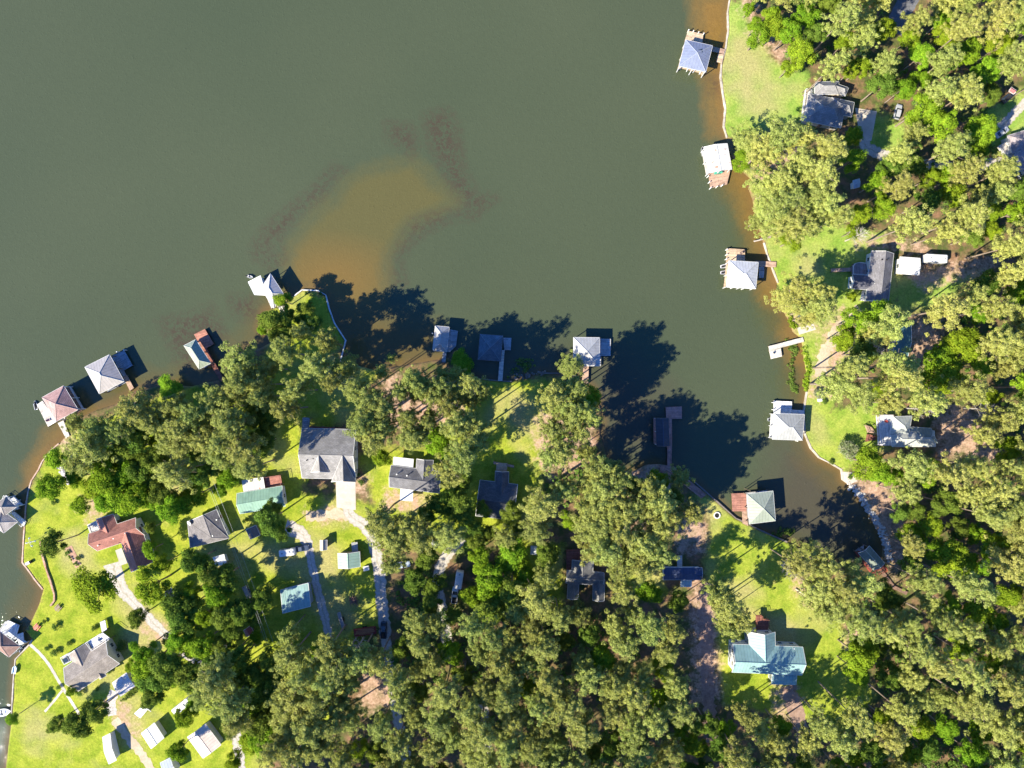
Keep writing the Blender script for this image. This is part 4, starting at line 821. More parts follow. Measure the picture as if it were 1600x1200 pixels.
boat('motor_boat', 'small white boat anchored beside the white boathouse canopy', 'boat', 392, 433, -15, 1.9, 0.8, (0.70, 0.71, 0.72), windshield=False)
jetski('white jet ski moored left of the bright white pyramid roof, upper one', 1132.5, 416, 10, (0.7, 0.7, 0.7)); jetski('white jet ski moored left of the bright white pyramid roof, lower one', 1132.5, 426, 5, (0.62, 0.6, 0.62))
jetski('white jet ski moored at the left side of the light grey metal boathouse', 1205, 664, 80, (0.7, 0.7, 0.7)); jetski('grey jet ski at the upper left corner of the light grey metal boathouse', 1206, 655, 5, (0.4, 0.42, 0.42))
jetski('white jet ski tied to the far left tip of the rose boathouse deck', 57, 633, 100, (0.72, 0.72, 0.72)); jetski('white jet ski moored at the upper left of the rust-patched roof', 1097.5, 237, 95, (0.72, 0.70, 0.70))
jetski('blue jet ski docked beside the brown shingle boathouse at the left edge', 37, 1013, 60, (0.12, 0.22, 0.42))
# trailers
def flat_trailer(label, px, py, ang, L, W, mat, load=None):
    root = tag(empty('utility_trailer', P(px, py, 0.02), R(ang)), label, 'trailer'); O = (0, 0, 0)
    MB().box((0, 0, .62), (L, W, .12)).build('bed', mat, root, origin=O)
    m = MB()
    for sy in (-1, 1): m.box((0, sy * (W / 2 - .04), .95), (L, .06, .5))
    m.box((L / 2 - .05, 0, .95), (.06, W, .5)); m.build('side_rail', mat, root, origin=O)
    for sx in (-.35, .35):
        for sy in (-1, 1): MB().tube((sx, sy * (W / 2 + .02), .35), (sx, sy * (W / 2 + .24), .35), .34, n=12).build('wheel', DARK, root, origin=O)
    MB().tube((L / 2, -.4, .55), (L / 2 + 1.2, 0, .5), .06).tube((L / 2, .4, .55), (L / 2 + 1.2, 0, .5), .06).build('hitch', DARK, root, origin=O)
    if load:
        m = MB()
        for i in range(7): m.box((random.uniform(-.2, .2), (i - 3) * W * .12, .75 + random.uniform(0, .2)), (L * random.uniform(.6, .9), .14, .12), random.uniform(-.06, .06))
        m.build('lumber', plain('lumber', load), root, origin=O)
flat_trailer('red open trailer with an orange load in the dark shade', 571, 985, 8, 7.0, 2.3, plain('red_trailer', (0.32, 0.06, 0.05)), (0.55, 0.25, 0.12))
flat_trailer('long pale narrow trailer standing left of the red trailer', 534, 967, -72, 4.8, 1.0, plain('grey_trailer', (0.45, 0.43, 0.42)))
flat_trailer('grey trailer stacked with pale boards beside the garage trees', 387, 924, -65, 4.0, 1.3, plain('grey_trailer', (0.4, 0.36, 0.33)), (0.66, 0.60, 0.54))
# ------------------------------------------------------------ seawalls, edging, rocks
SW = speckled('seawall_cap', (0.34, 0.28, 0.21), (0.64, 0.58, 0.50), 0.5, 0.1); SWO = speckled('seawall_cap_orange', (0.42, 0.23, 0.14), (0.62, 0.50, 0.40), 0.5, 0.1); SWD = plain('seawall_dark', (0.20, 0.17, 0.15), 0.8, var=0.2)
def seawall(label, a, b, mat, wd=0.45, z1=0.12):
    i, j = EAST.index(a), EAST.index(b); wall_line('seawall', label, 'seawall', EAST[i:j + 1], wd, -1.4, z1, mat)
seawall('pale seawall along the top right lawn', (1140, 0), (1136, 215), SW); seawall('thin pale seawall beside the bright white pyramid-roofed boathouse', (1194, 379), (1216, 442), SW, 0.35)
seawall('cream seawall curving round the lawn beside the light grey boathouse', (1261, 612), (1317, 750), SW, 0.42); seawall('dark timber seawall below the creek lawn', (1230, 847), (1052, 729), SWD, 0.4)
seawall('white seawall curving round the grassy point', (531, 567), (460, 462), speckled('white_seawall', (0.5, 0.5, 0.5), (0.74, 0.74, 0.74), 0.5, 0.1), 0.32); seawall('orange and white seawall along the sunny western lawn', (92, 693), (67, 921), SWO, 0.42)
seawall('light seawall at the lower left shore', (50, 1000), (17, 1125), SW, 0.38); seawall('low timber seawall below the shaded boathouses', (800, 596), (735, 586), SWD, 0.35)
seawall('brown timber seawall on the bank left of the grey roofed boathouse', (900, 588), (845, 583), SWD, 0.35)
wall_line('garden_wall', 'curved brick garden wall across the western lawn', 'garden wall', [(64, 845), (67, 866), (73, 888), (80, 908), (86, 928), (86, 938), (80, 946)], 0.5, 0, 0.5, BRICK)
mb = MB(); rip = [(1326, 757), (1341, 770), (1352, 788), (1364, 806), (1374, 822), (1381, 840), (1386, 858), (1389, 876)]
for i in range(len(rip) - 1):
    for k in range(46):
        u = random.random(); x = rip[i][0] * (1 - u) + rip[i + 1][0] * u + random.gauss(0, 2.6) + 1; y = rip[i][1] * (1 - u) + rip[i + 1][1] * u + random.gauss(0, 2.0); p = P(x, y); rocks(mb, p.x, p.y, random.uniform(.2, .55), -0.15)
tag(mb.build('riprap', ROCK), 'band of pale riprap stones along the creek bank', 'riprap', kind='stuff')
mb = MB()
for k in range(170):
    u = random.random(); p = P(96 + 16 * u + random.gauss(0, 3.0), 730 + 24 * u + random.gauss(0, 2.5)); rocks(mb, p.x, p.y, random.uniform(.2, .5))
tag(mb.build('stone_bed', ROCK), 'bed of white stones beside a leafy tree on the western lawn', 'stones', kind='stuff')
mb = MB()
for k in range(40):
    u = random.random(); p = P(804 + 46 * u + random.gauss(0, 2), 591 - 8 * u + random.gauss(0, 2)); rocks(mb, p.x, p.y, random.uniform(.2, .45))
tag(mb.build('shore_rocks', speckled('dark_rock', (0.12, 0.10, 0.08), (0.28, 0.24, 0.2), 1.1)), 'line of grey rocks on the bank beside the shaded boathouses', 'rocks', kind='stuff')
mb = MB(); mb.prism([P(101, 857), (P(112, 852)), P(127, 882), P(119, 888)], 0.0, 0.06)
bed = tag(empty('flower_bed', P(113, 870)), 'rectangular brick edged flower bed left of the red house', 'flower bed'); mb.build('paving', BRICK, bed)
# ------------------------------------------------------------ garden things
chair('white chair beside the boat ramp', 1247, 494, 60, 0.02, (0.74, 0.73, 0.7)); chair('dark chair on the orange plank deck, nearest the roof', 1157, 396, 200, 0.37, (0.2, 0.14, 0.12)); chair('dark chair on the orange plank deck, at its right edge', 1161, 393, 120, 0.37, (0.2, 0.14, 0.12))
chair('grey chair on the white L-shaped dock', 1209, 551, 30, 0.37, (0.32, 0.33, 0.34)); chair('purple chair on the rose boathouse deck', 77, 656, 30, 0.37, (0.30, 0.12, 0.2)); chair('red chair on the white sun deck of the sage house', 1383, 658, 150, 2.42, (0.6, 0.1, 0.06))
table('red and white picnic table on the lawn beside the lower left boathouse', 59, 979, 0.0, (0.62, 0.20, 0.14), 50); table('white patio table on the terrace of the taupe house', 152, 1002, 2.82, (0.6, 0.62, 0.66), 30, 'patio_table')
table('brown picnic table on the lawn below the curved garden wall', 92, 949, 0.0, (0.3, 0.22, 0.15), 45)
r = tag(empty('hot_tub', P(105, 1030, 2.4)), 'square dark hot tub on the small balcony of the taupe house', 'hot tub'); MB().box((0, 0, .4), (1.7, 1.7, .8), .5).build('tub', SIDING['grey'], r, origin=(0, 0, 0)); MB().box((0, 0, .83), (1.4, 1.4, .06), .5).build('water_surface', GLASS, r, origin=(0, 0, 0))
r = tag(empty('bird_house_pole', P(60, 843)), 'white multi-gourd bird house pole on the western lawn', 'bird house'); O = (0, 0, 0)
MB().tube((0, 0, 0), (0, 0, 4.2), .06).build('pole', WHITE, r, origin=O); MB().tube((-1.3, -.3, 3.9), (1.3, .3, 3.9), .05).tube((-.4, 1.2, 3.9), (.4, -1.2, 3.9), .05).build('cross_arm', WHITE, r, origin=O)
for gx_, gy_ in ((-1.3, -.3), (1.3, .3), (-.4, 1.2), (.4, -1.2), (0, 0)):
    MB().tube((gx_, gy_, 3.4), (gx_, gy_, 3.8), .30, .12, n=8).tube((gx_, gy_, 3.1), (gx_, gy_, 3.4), .14, .30, n=8).build('gourd', WHITE, r, origin=O)
r = tag(empty('utility_box', P(46, 879)), 'small white utility box with a dark block as its shadow on the western lawn edge', 'utility box'); MB().box((0, 0, .5), (1.3, .8, 1.0), .5).build('case', WHITE, r, origin=O); MB().box((.75, .35, .45), (.5, .9, .7), .5).build('vent', DARK, r, origin=O)  # the dark block beside the case stands in for its cast shadow
r = tag(empty('fire_ring', P(1120, 805)), 'round white fire ring on the creek lawn', 'fire ring')
mb = MB()
for a in range(12): mb.box((math.cos(a * .5236) * .9, math.sin(a * .5236) * .9, .2), (.42, .3, .4), a * .5236 + 1.57)
mb.build('stone_ring', WHITE, r, origin=O); MB().tube((0, 0, 0), (0, 0, .08), .72, n=12).build('ash_bed', DARK, r, origin=O)
def log(label, a, b, z=0.25, r_=0.25): 
    p, q = P(*a, z), P(*b, z); solid('fallen_log', MB().tube(p, q, r_, r_ * .6, 8).tube(p.lerp(q, .3), p.lerp(q, .36) + Vector((.5, .6, .4)), r_ * .4, .05).tube(p.lerp(q, .7), p.lerp(q, .74) + Vector((-.5, .6, .3)), r_ * .35, .05), plain('bleached_wood', (0.52, 0.45, 0.38)), (p.x, p.y, 0), label, 'log')
log('bleached log reaching from the bank over the water above the white boathouse', (1178, 377), (1204, 371), 0.3); log('bleached log lying on the dirt in the creek lawn pines', (1222, 884), (1246, 898)); log('long bleached log on the dirt at the edge of the creek lawn', (1243, 920), (1278, 944))
for lb, x, y, s_ in (('small white box at the porch of the green barn', 573, 887, 1.3), ('white crate on the grass near the shore boardwalk lawn end', 1280, 625, .9), ('white box on the grass left of the taupe carport lane', 92, 1121, .9)):
    r = tag(empty('storage_box', P(x, y)), lb, 'box'); MB().box((0, 0, s_ * .35), (s_ * 1.3, s_, s_ * .7), .2).build('case', WHITE, r, origin=O); MB().box((0, 0, s_ * .74), (s_ * 1.4, s_ * 1.1, .08), .2).build('lid', TRIM, r, origin=O)
r = tag(empty('tarp_tent', P(222, 1112)), 'white tarp tent between the outbuilding and the carport', 'tent')
roof_slab(r, [[P(210, 1115, 2.0), P(219, 1122, 2.0), P(231, 1108, 2.6), P(222, 1104, 2.6)], [P(222, 1104, 2.6), P(231, 1108, 2.6), P(236, 1112, 2.0), P(228, 1104, 2.0)][::1]], [metal_roof((0.74, 0.74, 0.72)), TRIM, TRIM], 'canopy', .08)
for x, y in ((211, 1115), (219, 1120), (229, 1109), (222, 1106)): MB().tube((P(x, y, 1).x, P(x, y, 1).y, 0), (P(x, y, 1).x, P(x, y, 1).y, 1.98), .05).build('pole', STEEL, r)
# brush pile
mb = MB()
for k in range(60):
    p = P(553 + random.gauss(0, 2.4), 937 + random.gauss(0, 2.2)); a = random.uniform(0, 6.28); mb.tube((p.x, p.y, random.uniform(0, .8)), (p.x + math.cos(a) * 1.3, p.y + math.sin(a) * 1.3, random.uniform(0.1, 1.2)), .06, n=4)
solid('brush_pile', mb, plain('dead_branches', (0.22, 0.13, 0.11)), P(553, 937), 'brown brush pile in the shade beside the gravel driveway', 'brush pile')
# ------------------------------------------------------------ utility poles and power lines
def utility_pole(label, x, y, h, ang):
    b = P(x, y, h); root = tag(empty('utility_pole', (b.x, b.y, 0), R(ang)), label, 'utility pole', 'utility poles of the power line')
    MB().tube((0, 0, 0), (0, 0, h), .16, .11, 8).build('pole', POST, root, origin=O); MB().box((0, 0, h - .5), (2.4, .12, .14)).build('cross_arm', plain('pale_timber', (0.5, 0.46, 0.4)), root, origin=O)
    for k in (-1.05, -.45, 1.05): MB().tube((k, 0, h - .43), (k, 0, h - .15), .06, .04).build('insulator', WHITE, root, origin=O)
    MB().tube((.3, 0, h - 1.9), (.3, 0, h - 1.0), .26, n=10).build('transformer', SIDING['grey'], root, origin=O); return (b.x, b.y, h, R(ang))
pl = [utility_pole('utility pole with pale cross arm standing in the dark gap above the grey gabled house', 307, 704, 11, 20), utility_pole('utility pole in the lower woods where the power line ends', 438, 1056, 11, 20), ]
def wires(label, a, b):
    mb = MB()
    for k in (-1.05, -.45, 1.05):
        p0 = Vector((a[0] + math.cos(a[3]) * k, a[1] + math.sin(a[3]) * k, a[2] - .15)); p1 = Vector((b[0] + math.cos(b[3]) * k, b[1] + math.sin(b[3]) * k, b[2] - .15)); pr = p0
        for i in range(1, 17):
            u = i / 16; q = p0.lerp(p1, u) - Vector((0, 0, 4 * 1.6 * u * (1 - u))); mb.tube(pr, q, .022, n=4, cap=False); pr = q
    solid('power_line', mb, STEEL, (a[0], a[1], 0), label, 'power line')
wires('three thin power lines running between the two utility poles', pl[0], pl[1])
q = P(470, 1140, 11); wires('power lines running down to the bottom edge from the lower utility pole', pl[1], (q.x, q.y - 30, 11, R(20)))
# ------------------------------------------------------------ foliage
def leafmat(name, a, b, trans=0.25, vary=0.12):
    t = NT(name); ob = t.coord('Object'); info = t.n('ObjectInfo')
    f = t.ramp(t.noise(ob, 0.9, 3, 0.6), [(0.3, 0), (0.7, 1)]); f2 = t.noise(ob, 2.8, 3, 0.7)
    c = t.mix(f, a, b); c = t.mix(1.0, c, t.ramp(f2, [(0.3, 0.50), (0.7, 1.5)]), 'MULTIPLY')
    hsv = t.n('HueSaturation'); t.l(c, hsv.inputs['Color'])
    t.l(t.math('ADD', 0.5 - vary * 0.16, t.math('MULTIPLY', info.outputs['Random'], vary * 0.32)), hsv.inputs['Hue'])
    t.l(t.math('ADD', 1.0 - vary * 1.2, t.math('MULTIPLY', t.math('FRACT', t.math('MULTIPLY', info.outputs['Random'], 7.31)), vary * 2.4)), hsv.inputs['Value'])
    d = t.n('BsdfDiffuse'); tr = t.n('BsdfTranslucent'); mx = t.n('MixShader'); mx.inputs[0].default_value = trans
    t.l(hsv.outputs[0], d.inputs[0]); t.l(hsv.outputs[0], tr.inputs[0]); t.l(d.outputs[0], mx.inputs[1]); t.l(tr.outputs[0], mx.inputs[2]); t.l(mx.outputs[0], t.out.inputs[0])
    return t.m
L_PINE = leafmat('pine_needles', (0.24, 0.285, 0.055), (0.43, 0.445, 0.125), 0.26)
L_PINE_LIT = leafmat('sunlit_pine_needles', (0.29, 0.33, 0.065), (0.52, 0.52, 0.15), 0.28)  # same needles, stronger sunlight on the right-hand pines painted into the colour
L_DARK = leafmat('oak_leaves', (0.11, 0.18, 0.024), (0.215, 0.29, 0.045), 0.28)
L_BRIGHT = leafmat('maple_leaves', (0.16, 0.28, 0.018), (0.30, 0.41, 0.03), 0.3)
L_SHRUB = leafmat('shrub_leaves', (0.10, 0.18, 0.03), (0.18, 0.27, 0.05), 0.25)
L_WEED = leafmat('marsh_leaves', (0.12, 0.19, 0.03), (0.22, 0.29, 0.06), 0.25)
L_FLOWER = leafmat('pale_blossom', (0.42, 0.40, 0.28), (0.20, 0.26, 0.07), 0.25)
BARK = speckled('bark', (0.20, 0.14, 0.10), (0.42, 0.34, 0.27), 1.5)
def leaf_quads(cen, rad, n, size, r, up=0.35, aspect=1.0):
    N = len(cen); M = N * n; c = np.repeat(cen, n, 0); rd = np.repeat(rad, n, 0)
    d = r.normal(size=(M, 3)); d /= np.linalg.norm(d, axis=1)[:, None]; d[:, 2] = np.where(d[:, 2] < -0.35, -d[:, 2], d[:, 2])
    p = c + d * rd * r.uniform(0.55, 1.05, (M, 1))
    nr = d + r.normal(size=(M, 3)) * 0.42; nr[:, 2] += up; nr /= np.linalg.norm(nr, axis=1)[:, None]
    tg = np.cross(nr, r.normal(size=(M, 3))); tg /= np.linalg.norm(tg, axis=1)[:, None]; bt = np.cross(nr, tg)
    s = size * r.uniform(0.6, 1.3, (M, 1)) / 2; a = tg * s; b = bt * s * aspect
    v = np.stack([p - a, p - b * 0.9, p + a, p + b * 0.9], 1).reshape(-1, 3)   # diamond leaves
    return v
def quads_mesh(name, v, mats, extra=None):
    """v: (4M,3) leaf quads"""
    me = bpy.data.meshes.new(name); M = len(v) // 4
    me.vertices.add(len(v)); me.vertices.foreach_set('co', v.astype(np.float32).ravel())
    me.loops.add(4 * M); me.loops.foreach_set('vertex_index', np.arange(4 * M, dtype=np.int32))
    me.polygons.add(M); me.polygons.foreach_set('loop_start', (np.arange(M) * 4).astype(np.int32)); me.update(calc_edges=True)
    for m in mats: me.materials.append(m)
    return me
def trunk_mesh(h, r0, limbs, rg):
    mb = MB(); lean = Vector((rg.uniform(-.5, .5), rg.uniform(-.5, .5), 0)); pr = Vector((0, 0, -0.4)); n = 6; pts = []
    for i in range(1, n + 1):
        u = i / n; q = Vector((lean.x * u * u, lean.y * u * u, h * u)); mb.tube(pr, q, r0 * (1 - (u - 1 / n) * .8), r0 * (1 - u * .8), 7, cap=False); pr = q
    for a, b in limbs: mb.tube(a, b, r0 * .28, r0 * .08, 4, cap=False)
    ob = mb.build('tmp', BARK); me = ob.data; bpy.data.objects.remove(ob); return me
def make_pine(k, h=25.0, R_=4.2, n=5200, tuft=(0.55, 1.05), leaf=0.42, mat=None):
    r = np.random.default_rng(100 + k); cen = []; limbs = []; nb = int(r.integers(38, 50)); lop = r.normal(size=2) * 0.5
    for i in range(nb):
        u = (i + r.random()) / nb; z = h * (0.62 + 0.37 * u); L = R_ * (0.35 + 0.65 * math.sqrt(max(0, 1 - u ** 1.7))) * r.uniform(0.55, 1.15); a = i * 2.39996 + r.normal() * .35
        dx, dy = math.cos(a), math.sin(a); st = Vector((0, 0, z - 0.6)); en = Vector((dx * L + lop[0] * (1 - u), dy * L + lop[1] * (1 - u), z + L * 0.12)); limbs.append((st, en))
        for f in np.linspace(0.3, 1.0, 2 + int(L > 1.8) + int(L > 3.0)):
            q = st.lerp(en, f); w = L * 0.20 * f; cen.append((q.x + r.normal() * w, q.y + r.normal() * w, q.z + r.uniform(0, .5)))
    cen.append((0, 0, h)); cen = np.array(cen); rad = np.stack([r.uniform(*tuft, len(cen))] * 3, 1) * [1, 1, .62]
    v = leaf_quads(cen, rad, max(20, n // len(cen)), leaf, r, 0.3, 0.55)
    return quads_mesh('pine_crown', v, [mat or L_PINE]), trunk_mesh(h * .97, .3, limbs, r), len(cen)
def make_broad(k, mat, h=16.0, R_=4.2, n=7200, leaf=0.42, name='leafy_crown', zc=.68, lob=(0.9, 1.6)):
    r = np.random.default_rng(300 + k); nb = int(r.integers(34, 48)); d = r.normal(size=(nb, 3)); d /= np.linalg.norm(d, axis=1)[:, None]; d[:, 2] = np.abs(d[:, 2]) * 1.0 - .25
    k1, k2 = r.uniform(0, 6.28, 2); an = np.arctan2(d[:, 1], d[:, 0]); irr = 1 + .18 * np.sin(2 * an + k1) + .14 * np.sin(3 * an + k2)
    cen = d * np.stack([R_ * irr * .78, R_ * irr * .78, np.full(nb, h * .30)], 1) * r.uniform(.6, 1.08, (nb, 1)) + [0, 0, h * zc]
    sc_ = R_ / 4.2; rad = np.stack([r.uniform(*lob, nb) * sc_] * 3, 1) * [1, 1, .7]
    v = leaf_quads(cen, rad, n // nb, leaf, r, 0.25, 0.75)
    limbs = [(Vector((0, 0, h * .4)), Vector(tuple(c))) for c in cen[::3]]
    return quads_mesh(name, v, [mat]), trunk_mesh(h * .8, .26, limbs, r), nb
PINES = [make_pine(k, 25.0, 4.2 + .25 * (k % 3), 9800) for k in range(12)] + [make_pine(40 + k, 25.0, 4.2 + .25 * (k % 3), 9800, mat=L_PINE_LIT) for k in range(8)]
DARKS = [make_broad(k, L_DARK) for k in range(6)]
BRIGHTS = [make_broad(20 + k, L_BRIGHT) for k in range(6)]
SHRUBS = [make_broad(40 + k, L_SHRUB, 2.2, 1.6, 700, .3, 'shrub_leaves', .45, (1.1, 1.9)) for k in range(3)]
BLOSSOM = [make_broad(60, L_FLOWER, 4.5, 3.6, 2600, .36, 'blossom_leaves', .55)]
# crowns seen in the photo: x, y, crown radius in photo pixels
P_MAN = [(1415,770,18),(1425,855,18),(790,842,16),(1535,680,18),(1032,785,26),(1010,800,22),(320,1085,20),(350,1075,20),(445,1095,24),(370,1125,22),(430,1165,22),(450,990,16),(345,1040,18),(190,670,20),(240,660,22),(305,650,22),(350,690,22),(475,1055,22),(470,1120,20),(530,1100,20),(520,1130,20),(965,748,22),(1015,765,21),(975,805,22),(1048,806,20),(955,738,18),(882,632,20),(905,640,18),(905,678,18),(960,778,22),(650,600,18),(690,605,16),(735,625,15),(540,1000,0),(445,550,24),(508,533,20),(470,520,15),(462,610,22),(410,620,20),(520,600,16),(420,575,18),(445,640,20),(735,600,18),(755,610,15),(712,585,12),(610,560,8),(495,572,24),(375,568,30),(405,600,22),(366,612,22),(360,662,26),(155,670,24),(120,662,15),(215,637,28),(272,640,25),(287,672,25),(337,637,27),(378,595,24),(140,699,27),(127,723,20),
 (266,691,18),(285,692,20),(272,738,26),(325,690,24),(345,715,20),(380,700,26),(392,730,22),(335,1060,26),(362,1095,28),(455,1025,26),(512,1017,24),(462,1090,30),(455,1132,28),(485,1140,28),(500,1090,24),(592,812,24),(607,835,26),(632,825,26),
 (655,842,24),(620,852,22),(612,880,18),(700,835,24),(700,735,24),(725,712,27),(740,682,27),(584,684,25),(600,665,24),(645,682,23),(845,790,32),(838,825,24),(882,765,18),(860,715,22),(915,705,14),(930,740,24),(925,790,28),(940,827,28),
 (935,860,26),(890,572,19),(867,620,22),(900,610,20),(890,650,25),(920,650,20),(862,672,20),(875,705,22),(937,732,22),(720,620,14),(692,585,11),(700,630,18),(675,620,17),(662,610,16),(712,615,14),(670,660,16),(710,665,22),(732,660,22),
 (557,607,20),(575,625,24),(597,582,12),(625,612,18),(642,592,18),(652,615,15),(570,660,26),(600,637,22),(637,650,18),(640,684,18),(682,602,14),(662,595,11),(672,650,13),(940,762,26),(950,795,27),(925,825,26),(945,856,28),
 (990,790,22),(1080,802,18),(1000,850,32),(1030,825,26),(1030,865,26),(1005,884,24),(970,830,24),(968,880,24),(1050,790,14),(1166,222,24),(1192,234,28),(1218,211,26),(1249,215,26),(1200,297,26),(1222,284,22),(1181,346,14),(1200,331,26),(1204,356,20),
 (1228,316,27),(1237,350,26),(1260,355,20),(1280,275,26),(1275,305,26),(1250,255,24),(1290,320,24),(1310,340,20),(1228,465,24),(1256,476,26),(1247,450,20),(1280,480,26),(1284,461,20),(1268,494,16),(1390,510,26),(1372,526,20),(1329,572,22),(1399,572,28),
 (1480,484,26),(1310,600,28),(1340,615,25),(1407,590,26),(1392,630,18),(1445,627,24),(1425,727,26),(1262,865,22),(1247,885,20),(1290,885,25),(1275,920,25),(1302,950,27),(1280,950,18),(1345,912,26),(1330,885,14),(1345,970,28),(1320,920,24),
 (1118,925,22),(1132,948,24),(1150,966,20),(1138,980,18),(1163,975,13),(510,1060,22),(440,1050,0),(530,1040,24),(560,1030,22),(590,1035,22),(500,1165,26),(460,1175,26),(310,925,0),(240,915,0)]
D_MAN = [(742,822,14),(765,832,12),(815,828,14),(1405,800,14),(1420,880,14),(478,482,12),(490,505,13),(432,522,14),(330,895,20),(300,945,18),(350,960,20),(365,985,16),(410,935,16),(290,1050,22),(385,1070,24),(430,1065,24),(240,1085,18),(425,1030,20),(255,770,20),(240,720,22),(225,660,18),(310,700,18),(668,870,18),(745,850,16),(650,905,18),(350,1010,16),(440,720,0),(270,1000,14),(300,980,14),(385,610,16),(330,670,18),(395,650,18),(360,700,18),(420,660,16),(427,500,18),(448,517,14),(470,500,10),(452,490,9),(430,650,18),(215,687,20),(202,699,26),(221,736,20),(240,755,22),(320,740,20),(410,690,20),(84,849,18),(236,824,9),(305,877,22),(350,902,22),(275,948,22),(375,955,20),(397,968,12),(282,965,18),
 (215,965,14),(260,1040,24),(242,1062,22),(405,1090,28),(400,1055,25),(375,1030,20),(412,1130,26),(125,1128,20),(150,1112,18),(362,1138,14),(425,792,12),(420,812,20),(440,830,14),(695,785,22),(668,800,13),(722,790,22),(755,795,12),(800,800,15),(855,865,20),
 (800,920,24),(770,950,24),(995,760,16),(1056,776,13),(1348,552,22),(1545,443,20),(1387,935,22),(730,592,12),(1360,210,0),(410,1080,20),(470,900,0),(90,1130,14),(345,1040,22),(305,1060,20),(230,1100,0)]
B_MAN = [(1478,868,26),(1500,885,22),(1455,858,18),(1430,843,16),(1445,745,16),(1347,1008,18),(1492,1012,18),(1550,850,22),(1575,700,20),(1400,745,14),(1290,200,0),(1420,60,16),(1180,40,12),(320,960,16),(395,1150,22),(300,1010,18),(265,1060,18),(205,1040,9),(200,740,22),(150,760,20),(242,784,14),(120,745,15),(180,715,18),(310,770,16),(345,765,12),(735,930,16),(305,1100,14),(255,880,14),(442,470,14),(410,515,8),(265,605,18),(250,690,15),(94,716,18),(83,759,20),(169,746,26),(187,770,28),(126,788,15),(169,784,18),(216,776,22),(268,792,22),(292,783,20),(160,722,18),(236,858,13),(145,920,32),(237,915,26),(225,1015,18),(230,1040,20),(280,1000,18),
 (315,1007,20),(340,925,20),(400,995,9),(390,1100,20),(412,1150,28),(487,1022,14),(497,1050,15),(290,1120,16),(365,1188,14),(280,1172,15),(20,1122,10),(112,1080,8),(597,715,14),(750,870,18),(800,865,25),(820,900,20),(762,905,26),(780,925,18),(720,567,19),(920,624,20),(1028,752,17),
 (1162,249,18),(1237,376,15),(1331,363,11),(1331,215,14),(1331,250,18),(1331,463,8),(1316,527,20),(1340,502,20),(1368,495,26),(1469,570,30),(1502,537,28),(1475,590,30),(1355,722,24),(1375,740,18),(1457,732,16),(1420,832,16),(1342,1025,24),(1338,1050,18),(1185,55,18),
 (1210,45,18),(1232,50,18),(1250,85,22),(1205,25,14),(1170,14,10),(1232,105,12),(355,745,16),(300,925,16),(190,925,0),(1440,170,24),(1410,140,18),(1470,195,22),(1330,110,14),(1345,105,14)]
S_MAN = [(107,1006,6),(146,982,6),(85,980,8),(190,1009,12),(85,1020,8),(72,1014,5),(90,1075,5),(380,815,4),(564,754,7),(120,873,5),(1290,628,5),(82,786,5),(122,1082,8),(142,1060,4),(170,1050,5),(150,1078,5),(1255,500,5),(480,750,4),(520,753,4),(1328,705,8),(560,742,4),(68,972,4),(1330,745,6),
 (500,458,4),(478,458,4),(1300,722,5),(385,812,4),(176,1040,5),(1275,395,0)]
# places with no crown over them (photo pixels)
OPEN = [[(462,645),(560,650),(562,750),(462,755)],[(500,745),(575,745),(572,790),(590,820),(602,860),(606,930),(606,975),(520,975),(500,900),(470,830)],[(1000,-80),(1165,-80),(1165,0),(1172,30),(1192,62),(1225,108),(1262,120),(1345,118),(1345,165),(1400,150),(1415,185),(1410,215),(1370,235),(1340,240),(1320,190),(1262,200),(1250,172),(1215,192),(1140,190),(1000,200)],
 [(1170,380),(1225,385),(1250,385),(1265,365),(1300,350),(1350,355),(1400,362),(1440,385),(1480,385),(1560,395),(1560,420),(1500,445),(1470,470),(1430,490),(1400,480),(1350,480),(1290,440),(1220,440)],
 [(1200,495),(1300,495),(1345,480),(1350,510),(1310,560),(1290,590),(1290,630),(1385,640),(1400,640),(1470,655),(1535,640),(1545,700),(1500,715),(1465,712),(1340,712),(1310,690),(1290,740),(1200,700)],
 [(1320,735),(1395,755),(1415,800),(1425,860),(1400,880),(1425,930),(1400,945),(1330,890),(1300,800)],
 [(1100,770),(1230,840),(1240,930),(1280,975),(1325,965),(1330,1020),(1345,1060),(1370,1090),(1320,1110),(1270,1100),(1240,1120),(1180,1100),(1085,1100),(1080,1000),(1085,920),(1030,920),(1030,880),(1058,862),(1062,820),(1090,820)],
 [(880,852),(928,852),(930,870),(950,890),(948,942),(882,940)],[(700,575),(860,588),(850,640),(850,740),(812,745),(812,822),(740,822),(738,745),(765,720),(742,640),(700,600)],
 [(600,700),(692,710),(694,775),(665,795),(605,790)],[(823,845),(845,845),(845,872),(823,872)],[(680,850),(715,855),(705,890),(685,895)],[(705,885),(728,885),(728,930),(705,930)],[(615,870),(642,870),(642,893),(615,893)],
 [(1325,272),(1350,272),(1350,300),(1325,300)],[(1395,-60),(1440,-60),(1432,5),(1408,38),(1392,32)],[(1560,195),(1600,155),(1650,150),(1650,260),(1590,268),(1565,240)],[(1560,130),(1600,130),(1600,165),(1565,165)],
 [(1395,500),(1475,500),(1465,570),(1390,565)],[(1425,425),(1560,420),(1500,450),(1440,455)],[(540,960),(615,960),(610,1000),(545,1000)],[(565,1060),(600,1050),(605,1100),(570,1105)]]
OPENW = [to_w(o) for o in OPEN]; OPENL = [([tuple(map(float, q)) for q in o], o[:, 0].min(), o[:, 0].max(), o[:, 1].min(), o[:, 1].max()) for o in OPENW]; LANDL = [tuple(map(float, q)) for q in LANDP]
taken = []     # (x, y, r, kind)
for L_, k_, g_ in ((P_MAN, 'p', 1.08), (D_MAN, 'd', 1.2), (B_MAN, 'b', 1.15)):
    taken += [(x, y, r_ * g_, k_, True) for x, y, r_ in L_ if r_ > 0]
